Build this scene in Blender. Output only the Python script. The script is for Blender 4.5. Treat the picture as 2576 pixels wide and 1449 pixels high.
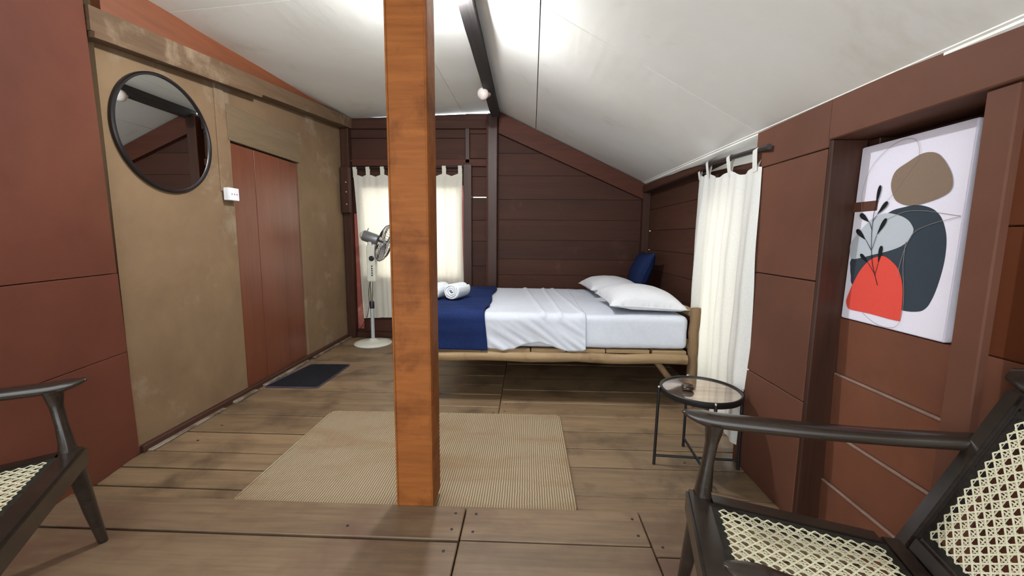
import bpy, bmesh, math, random
from mathutils import Vector, Matrix, noise
random.seed(7)
for o in list(bpy.data.objects): bpy.data.objects.remove(o)
scn = bpy.context.scene
COL = scn.collection

# ------------------------------------------------------------------ camera
PITCH, YAW, ROLL, F = math.radians(7.042), math.radians(2.092), math.radians(-0.509), 1030.0
cam = bpy.data.cameras.new('camera'); camo = bpy.data.objects.new('camera', cam); COL.objects.link(camo)
cam.sensor_width = 36; cam.lens = 36 * F / 2576; cam.clip_start = 0.02
fw = Vector((0, math.cos(PITCH), -math.sin(PITCH))); rt = Vector((1, 0, 0)); dn = fw.cross(rt)
c_, s_ = math.cos(ROLL), math.sin(ROLL)
rt, dn = c_ * rt + s_ * dn, -s_ * rt + c_ * dn
Mz = Matrix.Rotation(YAW, 3, 'Z')
rt, dn, fw = Mz @ rt, Mz @ dn, Mz @ fw
camo.matrix_world = Matrix(((rt.x, -dn.x, -fw.x, 0), (rt.y, -dn.y, -fw.y, 0), (rt.z, -dn.z, -fw.z, 1.25), (0, 0, 0, 1)))
scn.camera = camo

# ------------------------------------------------------------------ world, exposure
world = bpy.data.worlds.new('sky'); scn.world = world; world.use_nodes = True
bg = world.node_tree.nodes['Background']
bg.inputs['Color'].default_value = (0.88, 0.96, 1.0, 1); bg.inputs['Strength'].default_value = 4.4
scn.view_settings.view_transform = 'Standard'; scn.view_settings.look = 'None'
scn.view_settings.gamma = 1; scn.view_settings.use_curve_mapping = False
scn.view_settings.exposure = 0.25
BULB_STRENGTH = 2300.0

# ------------------------------------------------------------------ helpers
def lin(c):
    r = []
    for v in c:
        v /= 255.0
        r.append(v / 12.92 if v <= 0.04045 else ((v + 0.055) / 1.055) ** 2.4)
    return (*r, 1)

class NT:
    def __init__(s, name):
        s.m = bpy.data.materials.new(name); s.m.use_nodes = True
        s.t = s.m.node_tree; s.b = s.t.nodes['Principled BSDF']; s.out = s.t.nodes['Material Output']
        s.tc = s.t.nodes.new('ShaderNodeTexCoord')
    def n(s, typ, **k):
        x = s.t.nodes.new(typ)
        for a, v in k.items():
            if a in x.inputs: x.inputs[a].default_value = v
            else: setattr(x, a, v)
        return x
    def l(s, a, b): s.t.links.new(a, b)
    def noise(s, scale=5, detail=6, rough=.55, dist=0, stretch=(1, 1, 1), coord='Object'):
        mp = s.n('ShaderNodeMapping'); mp.inputs['Scale'].default_value = stretch
        s.l(s.tc.outputs[coord], mp.inputs['Vector'])
        nz = s.n('ShaderNodeTexNoise'); nz.inputs['Scale'].default_value = scale; nz.inputs['Detail'].default_value = detail
        nz.inputs['Roughness'].default_value = rough; nz.inputs['Distortion'].default_value = dist
        s.l(mp.outputs[0], nz.inputs['Vector']); return nz.outputs['Fac']
    def ramp(s, fac, stops):
        r = s.n('ShaderNodeValToRGB'); e = r.color_ramp.elements
        while len(e) < len(stops): e.new(.5)
        for i, (p, c) in enumerate(stops): e[i].position = p; e[i].color = c
        s.l(fac, r.inputs[0]); return r.outputs[0]
    def mix(s, fac, a, b, mode='MIX'):
        x = s.n('ShaderNodeMix', data_type='RGBA', blend_type=mode)
        for i, v in ((0, fac), (6, a), (7, b)):
            if isinstance(v, (int, float, tuple)): x.inputs[i].default_value = v
            else: s.l(v, x.inputs[i])
        return x.outputs[2]
    def vary(s, col, amt=.25):
        oi = s.n('ShaderNodeObjectInfo'); mr = s.n('ShaderNodeMapRange')
        mr.inputs['To Min'].default_value = 1 - amt; mr.inputs['To Max'].default_value = 1 + amt
        s.l(oi.outputs['Random'], mr.inputs['Value'])
        h = s.n('ShaderNodeHueSaturation'); s.l(mr.outputs[0], h.inputs['Value']); s.l(col, h.inputs['Color']); return h.outputs[0]
    def bump(s, h, strength=.2, dist=.01):
        b = s.n('ShaderNodeBump'); b.inputs['Strength'].default_value = strength; b.inputs['Distance'].default_value = dist
        s.l(h, b.inputs['Height']); s.l(b.outputs[0], s.b.inputs['Normal'])
    def col(s, c):
        if isinstance(c, tuple): s.b.inputs['Base Color'].default_value = c
        else: s.l(c, s.b.inputs['Base Color'])
    def rough(s, v):
        if isinstance(v, (int, float)): s.b.inputs['Roughness'].default_value = v
        else: s.l(v, s.b.inputs['Roughness'])

def wood(name, c1, c2, axis='x', rough=.5, grain=9, vary=.15, bump=.25, blot=None, blot_t=(.5, .68), blot_scale=2.2, knots=False, spec=.5):
    k = NT(name)
    st = {'x': (.12, 1.6, 1.6), 'y': (1.6, .12, 1.6), 'z': (1.6, 1.6, .12)}[axis]
    g = k.noise(grain, 8, .6, .6, st)
    fine = k.noise(grain * 6, 4, .6, 0, st)
    col = k.ramp(g, [(.3, lin(c1)), (.7, lin(c2))])
    col = k.mix(k.ramp(fine, [(.35, (.72, .72, .72, 1)), (.6, (1, 1, 1, 1))]), (0, 0, 0, 1), col, 'MIX') if False else k.mix(.35, col, k.ramp(fine, [(.3, lin(c1)), (.65, lin(c2))]))
    if blot:
        bz = k.noise(blot_scale, 5, .6, .3)
        col = k.mix(k.ramp(bz, [(blot_t[0], (0, 0, 0, 1)), (blot_t[1], (.85, .85, .85, 1))]), col, lin(blot))
    if vary: col = k.vary(col, vary)
    k.col(col); k.rough(rough); k.b.inputs['Specular IOR Level'].default_value = spec
    k.bump(g, bump, .004)
    return k.m

def paint(name, c1, c2, scale=2.5, rough=.75, bump=.12, stain=None, stain_t=(.55, .75), stain_scale=1.3, stretch=(1, 1, 1), vary=0, spec=.25):
    k = NT(name)
    g = k.noise(scale, 7, .62, .3, stretch)
    col = k.ramp(g, [(.32, lin(c1)), (.68, lin(c2))])
    if stain:
        s2 = k.noise(stain_scale, 6, .65, .2)
        col = k.mix(k.ramp(s2, [(stain_t[0], (0, 0, 0, 1)), (stain_t[1], (.8, .8, .8, 1))]), col, lin(stain))
    if vary: col = k.vary(col, vary)
    k.col(col); k.rough(rough); k.b.inputs['Specular IOR Level'].default_value = spec
    k.bump(k.noise(scale * 12, 5, .6), bump, .004)
    return k.m

def plain(name, c, rough=.5, metal=0, spec=.5):
    k = NT(name)
    g = k.noise(30, 3)
    a = lin(c); b = tuple(min(1, x * 1.12) for x in a[:3]) + (1,)
    k.col(k.ramp(g, [(.3, a), (.7, b)])); k.rough(rough); k.b.inputs['Metallic'].default_value = metal
    k.b.inputs['Specular IOR Level'].default_value = spec
    return k.m

def link(name, me, mat, parent=None, smooth=False):
    o = bpy.data.objects.new(name, me); COL.objects.link(o)
    if mat is not None and not me.materials: me.materials.append(mat)
    if parent is not None: o.parent = parent
    if smooth:
        for p in me.polygons: p.use_smooth = True
    return o
def obj(name, bm, mat, parent=None, smooth=False, auto=None):
    me = bpy.data.meshes.new(name); bmesh.ops.recalc_face_normals(bm, faces=bm.faces[:]); bm.to_mesh(me); bm.free()
    o = link(name, me, mat, parent, smooth)
    if smooth and auto: me.set_sharp_from_angle(angle=math.radians(auto))
    return o
def empty(name, loc=(0, 0, 0), rz=0):
    o = bpy.data.objects.new(name, None); COL.objects.link(o); o.location = loc; o.rotation_euler = (0, 0, rz)
    o.empty_display_size = .1; return o
def tag(o, label=None, cat=None, group=None, kind=None):
    if label: o['label'] = label
    if cat: o['category'] = cat
    if group: o['group'] = group
    if kind: o['kind'] = kind
    return o
def box(bm, x0, x1, y0, y1, z0, z1, bev=0, segs=1, M=None):
    vs = [bm.verts.new((x, y, z)) for x in (x0, x1) for y in (y0, y1) for z in (z0, z1)]
    fs = [bm.faces.new([vs[i] for i in q]) for q in ((0, 1, 3, 2), (4, 6, 7, 5), (0, 4, 5, 1), (2, 3, 7, 6), (0, 2, 6, 4), (1, 5, 7, 3))]
    if bev:
        es = {e for f in fs for e in f.edges}
        r = bmesh.ops.bevel(bm, geom=list(es), offset=bev, segments=segs, affect='EDGES', profile=.5)
        vs = list({v for f in r['faces'] for v in f.verts} | {v for v in vs if v.is_valid})
    if M is not None:
        for v in vs: v.co = M @ v.co
    return vs
def bx(name, x0, x1, y0, y1, z0, z1, mat, parent=None, bev=.003):
    bm = bmesh.new(); box(bm, x0, x1, y0, y1, z0, z1, bev); return obj(name, bm, mat, parent)
def hexa(bm, pts):
    """8 points: bottom quad (ccw) then top quad"""
    v = [bm.verts.new(p) for p in pts]
    for q in ((3, 2, 1, 0), (4, 5, 6, 7), (0, 1, 5, 4), (1, 2, 6, 5), (2, 3, 7, 6), (3, 0, 4, 7)): bm.faces.new([v[i] for i in q])
    return v
def frames(pts, up=Vector((0, 0, 1))):
    pts = [Vector(p) for p in pts]; out = []
    for i, p in enumerate(pts):
        t = (pts[min(i + 1, len(pts) - 1)] - pts[max(i - 1, 0)]).normalized()
        u = up - t * up.dot(t)
        if u.length < 1e-4: u = Vector((0, 1, 0)) - t * t.y
        u.normalize(); out.append((p, t.cross(u).normalized(), u))
    return out
def loft(bm, pts, sizes, seg=12, up=Vector((0, 0, 1)), power=2.0, cap=True):
    """sizes: (half width, half height) per point; superellipse section"""
    rings = []
    for (p, a, b), (w, h) in zip(frames(pts, up), sizes):
        ring = []
        for k in range(seg):
            t = 2 * math.pi * k / seg; c, s = math.cos(t), math.sin(t)
            x = math.copysign(abs(c) ** (2 / power), c) * w; y = math.copysign(abs(s) ** (2 / power), s) * h
            ring.append(bm.verts.new(p + a * x + b * y))
        rings.append(ring)
    for r0, r1 in zip(rings, rings[1:]):
        for k in range(seg): bm.faces.new((r0[k], r0[(k + 1) % seg], r1[(k + 1) % seg], r1[k]))
    if cap:
        bm.faces.new(rings[0][::-1]); bm.faces.new(rings[-1])
    return rings
def tube(bm, pts, rad, seg=10, up=Vector((0, 0, 1)), cap=True):
    if not isinstance(rad, (list, tuple)): rad = [rad] * len(pts)
    return loft(bm, pts, [(r, r) for r in rad], seg, up, 2.0, cap)
def lathe(bm, prof, seg=24, M=None):
    M = M or Matrix.Identity(4); rings = []
    for r, z in prof:
        if r < 1e-5: rings.append([bm.verts.new(M @ Vector((0, 0, z)))])
        else: rings.append([bm.verts.new(M @ Vector((r * math.cos(2 * math.pi * k / seg), r * math.sin(2 * math.pi * k / seg), z))) for k in range(seg)])
    for a, b in zip(rings, rings[1:]):
        for k in range(seg):
            k2 = (k + 1) % seg
            if len(a) == 1 and len(b) == 1: continue
            if len(a) == 1: bm.faces.new((a[0], b[k], b[k2]))
            elif len(b) == 1: bm.faces.new((a[k], a[k2], b[0]))
            else: bm.faces.new((a[k], a[k2], b[k2], b[k]))
    return rings
def catmull(pts, n=6, closed=False):
    pts = [Vector(p) for p in pts]; N = len(pts); out = []
    for i in range(N if closed else N - 1):
        g = (lambda j: pts[j % N]) if closed else (lambda j: pts[max(0, min(N - 1, j))])
        p0, p1, p2, p3 = g(i - 1), g(i), g(i + 1), g(i + 2)
        for k in range(n):
            t = k / n
            out.append(.5 * ((2 * p1) + (-p0 + p2) * t + (2 * p0 - 5 * p1 + 4 * p2 - p3) * t * t + (-p0 + 3 * p1 - 3 * p2 + p3) * t ** 3))
    if not closed: out.append(pts[-1])
    return out
def grid(bm, nu, nv, fn):
    v = [[bm.verts.new(fn(i / nu, j / nv)) for j in range(nv + 1)] for i in range(nu + 1)]
    for i in range(nu):
        for j in range(nv): bm.faces.new((v[i][j], v[i + 1][j], v[i + 1][j + 1], v[i][j + 1]))
    return v

# ------------------------------------------------------------------ materials
M = {}
M['floor'] = wood('floor_boards', (98, 78, 57), (144, 119, 90), 'x', .5, 7, .14, .35, (78, 60, 45), (.5, .7), 3.6)
M['floor_front'] = wood('floor_boards_front', (88, 70, 53), (132, 109, 84), 'x', .48, 6, .08, .3, (92, 66, 51), (.48, .7), 2.4)
M['dark_wood'] = wood('dark_brown_siding', (51, 26, 16), (71, 38, 24), 'x', .7, 6, .18, .35, (92, 56, 44), (.6, .8), 3.0, spec=.3)
M['dark_wood_y'] = wood('dark_brown_siding_side', (58, 34, 24), (78, 48, 35), 'y', .65, 6, .12, .3, spec=.3)
M['dark_post'] = wood('dark_brown_post', (46, 26, 18), (70, 42, 31), 'z', .45, 7, .1, .35, spec=.3)
M['rafter'] = wood('red_brown_rafter', (62, 32, 21), (82, 44, 30), 'x', .65, 5, .08, .3, spec=.25)
M['red_wall'] = paint('red_brown_painted_board', (88, 45, 32), (102, 56, 40), 1.6, .7, .15, (100, 60, 38), (.5, .75), .9)
M['right_panel'] = paint('brown_painted_board', (87, 53, 39), (100, 63, 47), 1.8, .7, .15, (94, 58, 45), (.5, .8), 1.0, vary=.05)
M['right_plank'] = paint('rust_painted_plank', (106, 64, 46), (120, 75, 55), 2.2, .6, .2, (92, 60, 48), (.5, .75), 1.6, vary=.07)
M['orange_wall'] = paint('orange_brown_boards', (86, 42, 21), (98, 50, 26), 1.6, .75, .15, (68, 36, 20), (.55, .8), 1.4, spec=.12)
M['ochre'] = paint('ochre_plaster', (112, 89, 66), (133, 108, 81), 1.5, .85, .25, (158, 142, 122), (.58, .78), 1.9)
M['beam_ochre'] = wood('weathered_ochre_beam', (84, 65, 48), (114, 90, 68), 'y', .8, 6, .03, .5, (142, 122, 100), (.6, .75), 4, spec=.2)
M['fascia'] = wood('orange_fascia', (104, 54, 28), (130, 72, 38), 'y', .65, 6, .03, .3)
M['olive'] = wood('olive_lintel_board', (96, 78, 56), (116, 96, 70), 'y', .8, 9, 0, .5)
M['door'] = wood('red_brown_door_boards', (98, 53, 37), (120, 70, 50), 'z', .32, 6, .05, .25, (112, 64, 42), (.5, .7), 2)
M['pillar'] = wood('orange_varnished_timber', (112, 61, 24), (148, 88, 41), 'x', .6, 7, 0, .3, (86, 44, 16), (.5, .72), 5, spec=.15)
M['ridge'] = wood('charcoal_ridge_beam', (44, 40, 40), (70, 64, 62), 'y', .7, 6, .03, .5)
M['trim_white'] = paint('off_white_batten', (186, 176, 158), (206, 198, 182), 3, .7, .1)
M['sash'] = wood('red_window_frame', (126, 60, 48), (160, 86, 74), 'z', .55, 6, .05, .3, (190, 120, 108), (.55, .7), 5)

k = NT('off_white_ceiling_board')
g = k.noise(1.1, 6, .6, .3); col = k.ramp(g, [(.3, lin((232, 229, 220))), (.72, lin((244, 243, 238)))])
st = k.noise(1.9, 5, .65, .4); col = k.mix(k.ramp(st, [(.58, (0, 0, 0, 1)), (.8, (.6, .6, .6, 1))]), col, lin((206, 197, 176)))
k.col(col); k.rough(.42); k.b.inputs['Specular IOR Level'].default_value = .35
k.bump(k.noise(16, 4, .5, 0, (1, .25, 1)), .12, .01); M['ceiling'] = k.m

k = NT('jute_rug_weave')
mp = k.n('ShaderNodeMapping'); mp.inputs['Scale'].default_value = (1, 1, 1); k.l(k.tc.outputs['Object'], mp.inputs['Vector'])
w1 = k.n('ShaderNodeTexWave', wave_type='BANDS', bands_direction='X'); w1.inputs['Scale'].default_value = 26; w1.inputs['Distortion'].default_value = 1.2; w1.inputs['Detail'].default_value = 2
w2 = k.n('ShaderNodeTexWave', wave_type='BANDS', bands_direction='Y'); w2.inputs['Scale'].default_value = 34; w2.inputs['Distortion'].default_value = 1.5
k.l(mp.outputs[0], w1.inputs[0]); k.l(mp.outputs[0], w2.inputs[0])
wv = k.mix(.5, w1.outputs['Color'], w2.outputs['Color'], 'MULTIPLY')
col = k.ramp(wv, [(.05, lin((112, 94, 70))), (.6, lin((178, 159, 129)))])
bz = k.noise(3.2, 5, .6, .3, (.5, 1.4, 1)); col = k.mix(k.ramp(bz, [(.46, (0, 0, 0, 1)), (.66, (.6, .6, .6, 1))]), col, lin((132, 102, 68)))
k.col(col); k.rough(.9); k.bump(wv, .6, .006); M['jute'] = k.m

def fabric(name, c1, c2, scale=60, rough=.9, bump=.15, sheen=0):
    k = NT(name); g = k.noise(scale, 4, .6); big = k.noise(3, 4)
    k.col(k.mix(.5, k.ramp(g, [(.3, lin(c1)), (.7, lin(c2))]), k.ramp(big, [(.3, lin(c1)), (.7, lin(c2))])))
    k.rough(rough); k.b.inputs['Specular IOR Level'].default_value = .12; k.bump(g, bump, .003); return k.m
M['sheet'] = fabric('white_cotton_sheet', (198, 201, 211), (210, 213, 222), 40, .85, .06)
M['pillow'] = fabric('white_pillowcase', (206, 206, 211), (218, 217, 220), 40, .85, .06)
M['navy'] = fabric('navy_throw_fabric', (18, 29, 64), (30, 47, 94), 70, .8, .3)
M['navy_cushion'] = fabric('navy_cushion_fabric', (16, 25, 54), (27, 41, 78), 70, .8, .3)
M['towel'] = fabric('white_towelling', (222, 226, 230), (240, 242, 244), 160, .95, .6)
M['mat'] = fabric('charcoal_doormat', (22, 22, 25), (36, 36, 40), 160, .95, .6)
M['mat_edge'] = fabric('purple_grey_binding', (70, 62, 80), (88, 78, 96), 120, .9, .3)

def curtain_mat(name, c, tr, tint):
    k = NT(name); k.t.nodes.remove(k.b)
    d = k.n('ShaderNodeBsdfDiffuse'); t = k.n('ShaderNodeBsdfTranslucent'); mx = k.n('ShaderNodeMixShader'); mx.inputs[0].default_value = tr
    wv = k.noise(140, 3, .5); cc = k.ramp(wv, [(.3, tuple(v * .9 for v in lin(c)[:3]) + (1,)), (.7, lin(c))])
    k.l(cc, d.inputs[0]); k.l(k.mix(.8, cc, tint, 'MULTIPLY'), t.inputs[0]); k.l(d.outputs[0], mx.inputs[1]); k.l(t.outputs[0], mx.inputs[2]); k.l(mx.outputs[0], k.out.inputs[0])
    return k.m
M['curtain'] = curtain_mat('cream_cotton_curtain', (232, 227, 212), .28, (.96, .93, .84, 1))
M['curtain_side'] = curtain_mat('white_cotton_curtain', (232, 231, 226), .15, (.93, .80, .56, 1))

M['log'] = wood('peeled_log', (116, 94, 66), (164, 136, 98), 'x', .65, 6, .05, .5, (112, 80, 50), (.55, .7), 5)
M['log_z'] = wood('peeled_log_upright', (100, 78, 54), (144, 114, 80), 'z', .65, 6, .05, .5)
M['slat'] = wood('rough_bed_slat', (124, 100, 70), (166, 138, 100), 'x', .75, 8, .18, .4)
M['chair'] = wood('black_brown_lacquer', (30, 23, 19), (50, 40, 33), 'x', .22, 8, .03, .12)
M['chair_border'] = paint('black_cane_border', (26, 22, 18), (52, 46, 38), 60, .8, .8)
M['cane'] = fabric('cream_cane_strand', (204, 197, 166), (224, 219, 194), 40, .55, .1)
M['black_metal'] = plain('black_metal', (16, 14, 15), .45, .0)
M['mirror_frame'] = plain('black_mirror_frame', (24, 18, 20), .35)
k = NT('mirror_silver'); k.col(k.ramp(k.noise(2, 2), [(0, (.74, .77, .76, 1)), (1, (.8, .82, .81, 1))])); k.b.inputs['Metallic'].default_value = 1; k.rough(.01); M['mirror'] = k.m
k = NT('tinted_mirror_tabletop'); k.col(k.ramp(k.noise(3, 4, .6, .5, (1, 6, 1)), [(.3, lin((168, 150, 134))), (.7, lin((206, 192, 180)))])); k.b.inputs['Metallic'].default_value = .85; k.rough(.06); M['tabletop'] = k.m
M['ashtray'] = plain('dark_brown_glazed_ceramic', (58, 40, 32), .2)
M['fan_white'] = plain('fan_cream_plastic', (206, 204, 190), .45)
M['fan_grey'] = plain('fan_grey_metal', (120, 120, 122), .35, .3)
M['fan_pole'] = plain('fan_pale_grey_tube', (178, 180, 182), .35, .2)
M['chrome'] = plain('chrome', (190, 188, 180), .15, 1)
M['fan_dark'] = plain('fan_black_plastic', (30, 26, 30), .4)
M['guard'] = plain('fan_guard_wire', (70, 56, 66), .35, .4)
M['blade'] = plain('fan_blade', (150, 150, 160), .3)
M['switch'] = plain('white_switch_plastic', (232, 232, 236), .4)
M['switch_hole'] = plain('switch_slots', (120, 120, 125), .5)
M['bolt'] = plain('steel_bolt', (190, 180, 170), .3, .9)
M['rod'] = plain('dark_curtain_rod', (46, 38, 36), .5)
M['rod_dark'] = plain('black_curtain_rod', (24, 18, 18), .5)
k = NT('lit_bulb'); k.b.inputs['Emission Color'].default_value = (.93, .97, 1.0, 1); k.b.inputs['Emission Strength'].default_value = BULB_STRENGTH; k.col((1, 1, 1, 1)); M['bulb_on'] = k.m
k = NT('frosted_glass_bulb'); k.col(lin((226, 214, 206))); k.rough(.12); k.b.inputs['Transmission Weight'].default_value = .25; M['bulb_off'] = k.m
M['holder'] = plain('pinkish_lampholder', (176, 140, 128), .5)
M['canvas'] = fabric('white_canvas', (226, 220, 232), (234, 229, 240), 220, .8, .25)
M['art_brown'] = fabric('art_taupe', (128, 108, 92), (138, 118, 101), 200, .8, .2)
M['art_charcoal'] = fabric('art_slate', (52, 60, 68), (60, 68, 76), 200, .8, .2)
M['art_grey'] = fabric('art_pale_grey', (178, 184, 190), (186, 192, 198), 200, .8, .2)
M['art_red'] = fabric('art_coral_red', (214, 74, 62), (224, 84, 72), 200, .8, .2)
M['art_black'] = fabric('art_black', (24, 26, 28), (32, 34, 36), 200, .8, .2)
M['art_line'] = fabric('art_line', (150, 134, 126), (166, 150, 142), 200, .8, .2)
M['concrete_line'] = paint('pale_mortar', (116, 102, 88), (152, 140, 126), 9, .9, .4, (84, 62, 47), (.42, .58), 8)
M['plank_edge'] = paint('worn_lit_plank_edge', (122, 96, 84), (142, 116, 103), 12, .7, .3)  # paler tone paints the lit upper ledge of the laps, along with wear
M['roof_dark'] = plain('dark_roof_void', (20, 16, 14), .9)

# ------------------------------------------------------------------ dimensions
XL, YB, XR = -2.21, 4.97, 1.19       # left wall, back wall, near right wall face
FZ = 0.04                            # the near floor is one low step up
YS = 1.715                           # edge of that step
YF = -1.3                            # the room is open to a veranda behind the camera

# ------------------------------------------------------------------ floor
floor = bx('floor', -2.5, 1.62, YF, 5.05, -.09, -.032, M['roof_dark'], bev=0); tag(floor, kind='structure')
def planks_y(joints, x0, x1, z1, mat, gap=.0035, parent=floor, zt=.03):
    for a, b in zip(joints, joints[1:]):
        dz = random.uniform(-.0018, .0018)
        bx('floor_board', x0, x1, a + gap, b - gap, z1 - zt + dz, z1 + dz, mat, parent, .0035)
planks_y([1.72, 1.838, 2.005, 2.173, 2.413, 2.675, 2.90, 3.14, 3.36, 3.588, 3.90, 4.22, 4.58, 4.97], -2.2, -.192, 0, M['floor'], .0055)
planks_y([1.72, 1.872, 2.13, 2.33, 2.545, 2.775, 3.0, 3.25, 3.58, 3.95, 4.25, 4.6, 4.97], -.188, 1.44, 0, M['floor'])
planks_y([-1.3, -.9, -.5, -.1, .3, .7, 1.1, 1.497, YS], -2.4, -.262, FZ, M['floor_front'], .007, floor, .065)
planks_y([-1.3, -.9, -.5, -.1, .3, .7, 1.1, 1.503, YS], -.256, .506, FZ, M['floor_front'], .004, floor, .065)
planks_y([-1.3, -.9, -.5, -.1, .3, .7, 1.13, 1.45, YS], .512, 1.30, FZ, M['floor_front'], .004, floor, .065)

nb = bmesh.new(); lathe(nb, [(0, 0), (.006, 0), (.006, .0015), (0, .002)], 8); nm = bpy.data.meshes.new('nail'); nb.to_mesh(nm); nb.free(); nm.materials.append(M['fan_dark'])
for x, y, z in ((-.30, 1.56, FZ), (-.30, 1.66, FZ), (-.21, 1.55, FZ), (-.21, 1.66, FZ), (-.74, 1.56, FZ), (-.31, 1.44, FZ), (.47, 1.56, FZ), (.47, 1.66, FZ), (.55, 1.50, FZ), (-.23, 2.80, 0), (-.15, 2.83, 0), (-.15, 2.96, 0), (-2.0, 2.3, 0), (-2.0, 2.5, 0), (.9, 1.95, 0), (.9, 2.2, 0)):
    o = link('nail', nm, None, floor); o.location = (x, y, z)
# ------------------------------------------------------------------ ceiling
def ridgeR(Y): return Vector((-.37, Y, 2.705))
def edgeR(Y): return Vector((1.2 + .0404 * (Y - 1.11), Y, 1.777 + .029 * (Y - 1.11)))
def ceilR(u, Y): a, b = ridgeR(Y), edgeR(Y); return a + (b - a) * u
def edgeL(Y): return Vector((-2.23 + .0508 * (Y - 2.41), Y, 2.561 + .027 * (Y - 2.41)))
def ceilL(u, Y): a, b = Vector((-.43, Y, 2.705)), edgeL(Y); return a + (b - a) * u
def slab(bm, fn, u0, u1, y0, y1, t0, t1, nu=1, ny=6, sag=0):
    lo, hi = [], []
    for i in range(nu + 1):
        for j in range(ny + 1):
            u = u0 + (u1 - u0) * i / nu; Y = y0 + (y1 - y0) * j / ny
            p = fn(u, Y); s = sag * noise.noise(Vector((p.x * 1.7, p.y * 1.7, 3.1)))
            if 0 < i < nu and 0 < j < ny: p = p + Vector((0, 0, s))
            lo.append(bm.verts.new(p + Vector((0, 0, t0)))); hi.append(bm.verts.new(p + Vector((0, 0, t1))))
    I = lambda i, j: i * (ny + 1) + j
    for i in range(nu):
        for j in range(ny):
            bm.faces.new((lo[I(i, j)], lo[I(i, j + 1)], lo[I(i + 1, j + 1)], lo[I(i + 1, j)]))
            bm.faces.new((hi[I(i, j)], hi[I(i + 1, j)], hi[I(i + 1, j + 1)], hi[I(i, j + 1)]))
    for i in range(nu):
        for j in (0, ny): bm.faces.new((lo[I(i, j)], lo[I(i + 1, j)], hi[I(i + 1, j)], hi[I(i, j)]))
    for j in range(ny):
        for i in (0, nu): bm.faces.new((lo[I(i, j)], lo[I(i, j + 1)], hi[I(i, j + 1)], hi[I(i, j)]))
bm = bmesh.new(); slab(bm, ceilR, -.06, 1.24, YF, 5.03, .02, .05); slab(bm, ceilL, -.06, 1.12, YF, 4.985, .02, .05)  # dark sheet added above the panels to keep daylight out of their seams
ceiling = obj('ceiling', bm, M['roof_dark']); tag(ceiling, kind='structure')
def panel(fn, u0, u1, y0, y1):
    bm = bmesh.new(); slab(bm, fn, u0, u1, y0, y1, 0, .018, 10, 12, .012)
    return obj('ceiling_panel', bm, M['ceiling'], ceiling, True, 30)
uS = (.055 + .37) / 1.63
for y0, y1 in ((YF, .0), (.0, 2.333), (2.338, 5.0)):
    panel(ceilR, -.02, uS - .0019, y0 + .002, y1 - .001); panel(ceilR, uS + .0019, .985, y0 + .002, y1 - .001)
bm = bmesh.new(); slab(bm, ceilR, .985, 1.22, YF, 5.0, -.004, .014, 3, 20, 0)
obj('ceiling_panel', bm, M['ceiling'], ceiling, True, 30)
uL = (.785 - .43) / 1.72
for y0, y1 in ((YF, 0), (0, 2.55), (2.554, 4.985)):
    panel(ceilL, -.02, uL - .001, y0 + .002, y1 - .001); panel(ceilL, uL + .001, 1.02, y0 + .002, y1 - .001)

# ridge beam
bm = bmesh.new()
def rb(Y): w = .008 * noise.noise(Vector((Y * 2.3, 0, 0))); return [(-.43 + w, Y, 2.61), (-.34 + w, Y, 2.61 + w), (-.34 + w, Y, 2.76), (-.43 + w, Y, 2.76)]
prev = None
for i in range(25):
    Y = YF + (4.96 - YF) * i / 24; r = [bm.verts.new(p) for p in rb(Y)]
    if prev:
        for q in range(4): bm.faces.new((prev[q], prev[(q + 1) % 4], r[(q + 1) % 4], r[q]))
    else: bm.faces.new(r)
    prev = r
bm.faces.new(prev[::-1])
o = obj('trim_1', bm, M['ridge']); tag(o, kind='structure')

# ------------------------------------------------------------------ left wall (plaster with door opening)
DY0, DY1, DZ = 3.06, 3.985, 1.95
bm = bmesh.new()
for (a, b, z0, z1) in ((2.13, DY0, 0, 2.62), (DY1, 4.95, 0, 2.62), (DY0, DY1, DZ, 2.62)):
    box(bm, -2.42, XL, a, b, z0, z1)
wl = obj('wall_left', bm, M['ochre']); tag(wl, kind='structure')
bx('lintel_board', XL - .02, XL + .006, DY0 - .02, DY1 + .01, DZ - .005, 2.2, M['olive'], wl)
bx('wall_batten', XL - .02, XL + .012, 2.925, 3.015, 1.56, 2.36, M['ochre'], wl, .006)
# hidden continuation of the left wall behind the red panel
o = bx('wall_left_near', -2.5, -2.42, YF, 2.12, 0, 2.7, M['red_wall']); tag(o, kind='structure')
# red painted partition beside the plaster wall: three wide boards
pa, pb = Vector((-2.205, 2.135, 0)), Vector((-2.075, 1.50, 0)); d = (pb - pa).normalized(); nrm = Vector((d.y, -d.x, 0)); nrm = -nrm if nrm.x < 0 else nrm
wp = empty('wall_left_partition'); tag(wp, kind='structure')
pb = pa + d * .80
lean = lambda z: Vector((.030, -.045, 0)) * z               # the old boards lean a little into the room
for i, (z0, z1) in enumerate(((FZ - .04, .607), (.610, 1.04), (1.043, 2.75))):
    bm = bmesh.new(); q = nrm * .03; off = nrm * random.uniform(-.0015, .0015)
    hexa(bm, [p + off + lean(z) + Vector((0, 0, z)) for z in (z0, z1) for p in (pa - q, pb - q, pb, pa)])
    bmesh.ops.bevel(bm, geom=bm.edges[:], offset=.0025, segments=1, affect='EDGES')
    obj('board', bm, M['red_wall'], wp)
bm = bmesh.new(); q = nrm * .05; q2 = nrm * .035
hexa(bm, [p + lean(z) + Vector((0, 0, z)) for z in (0, 2.72) for p in (pa - q, pb - q, pb - q2, pa - q2)]); obj('backing', bm, M['roof_dark'], wp)  # unseen dark board added to stop light leaking through the joints
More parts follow.
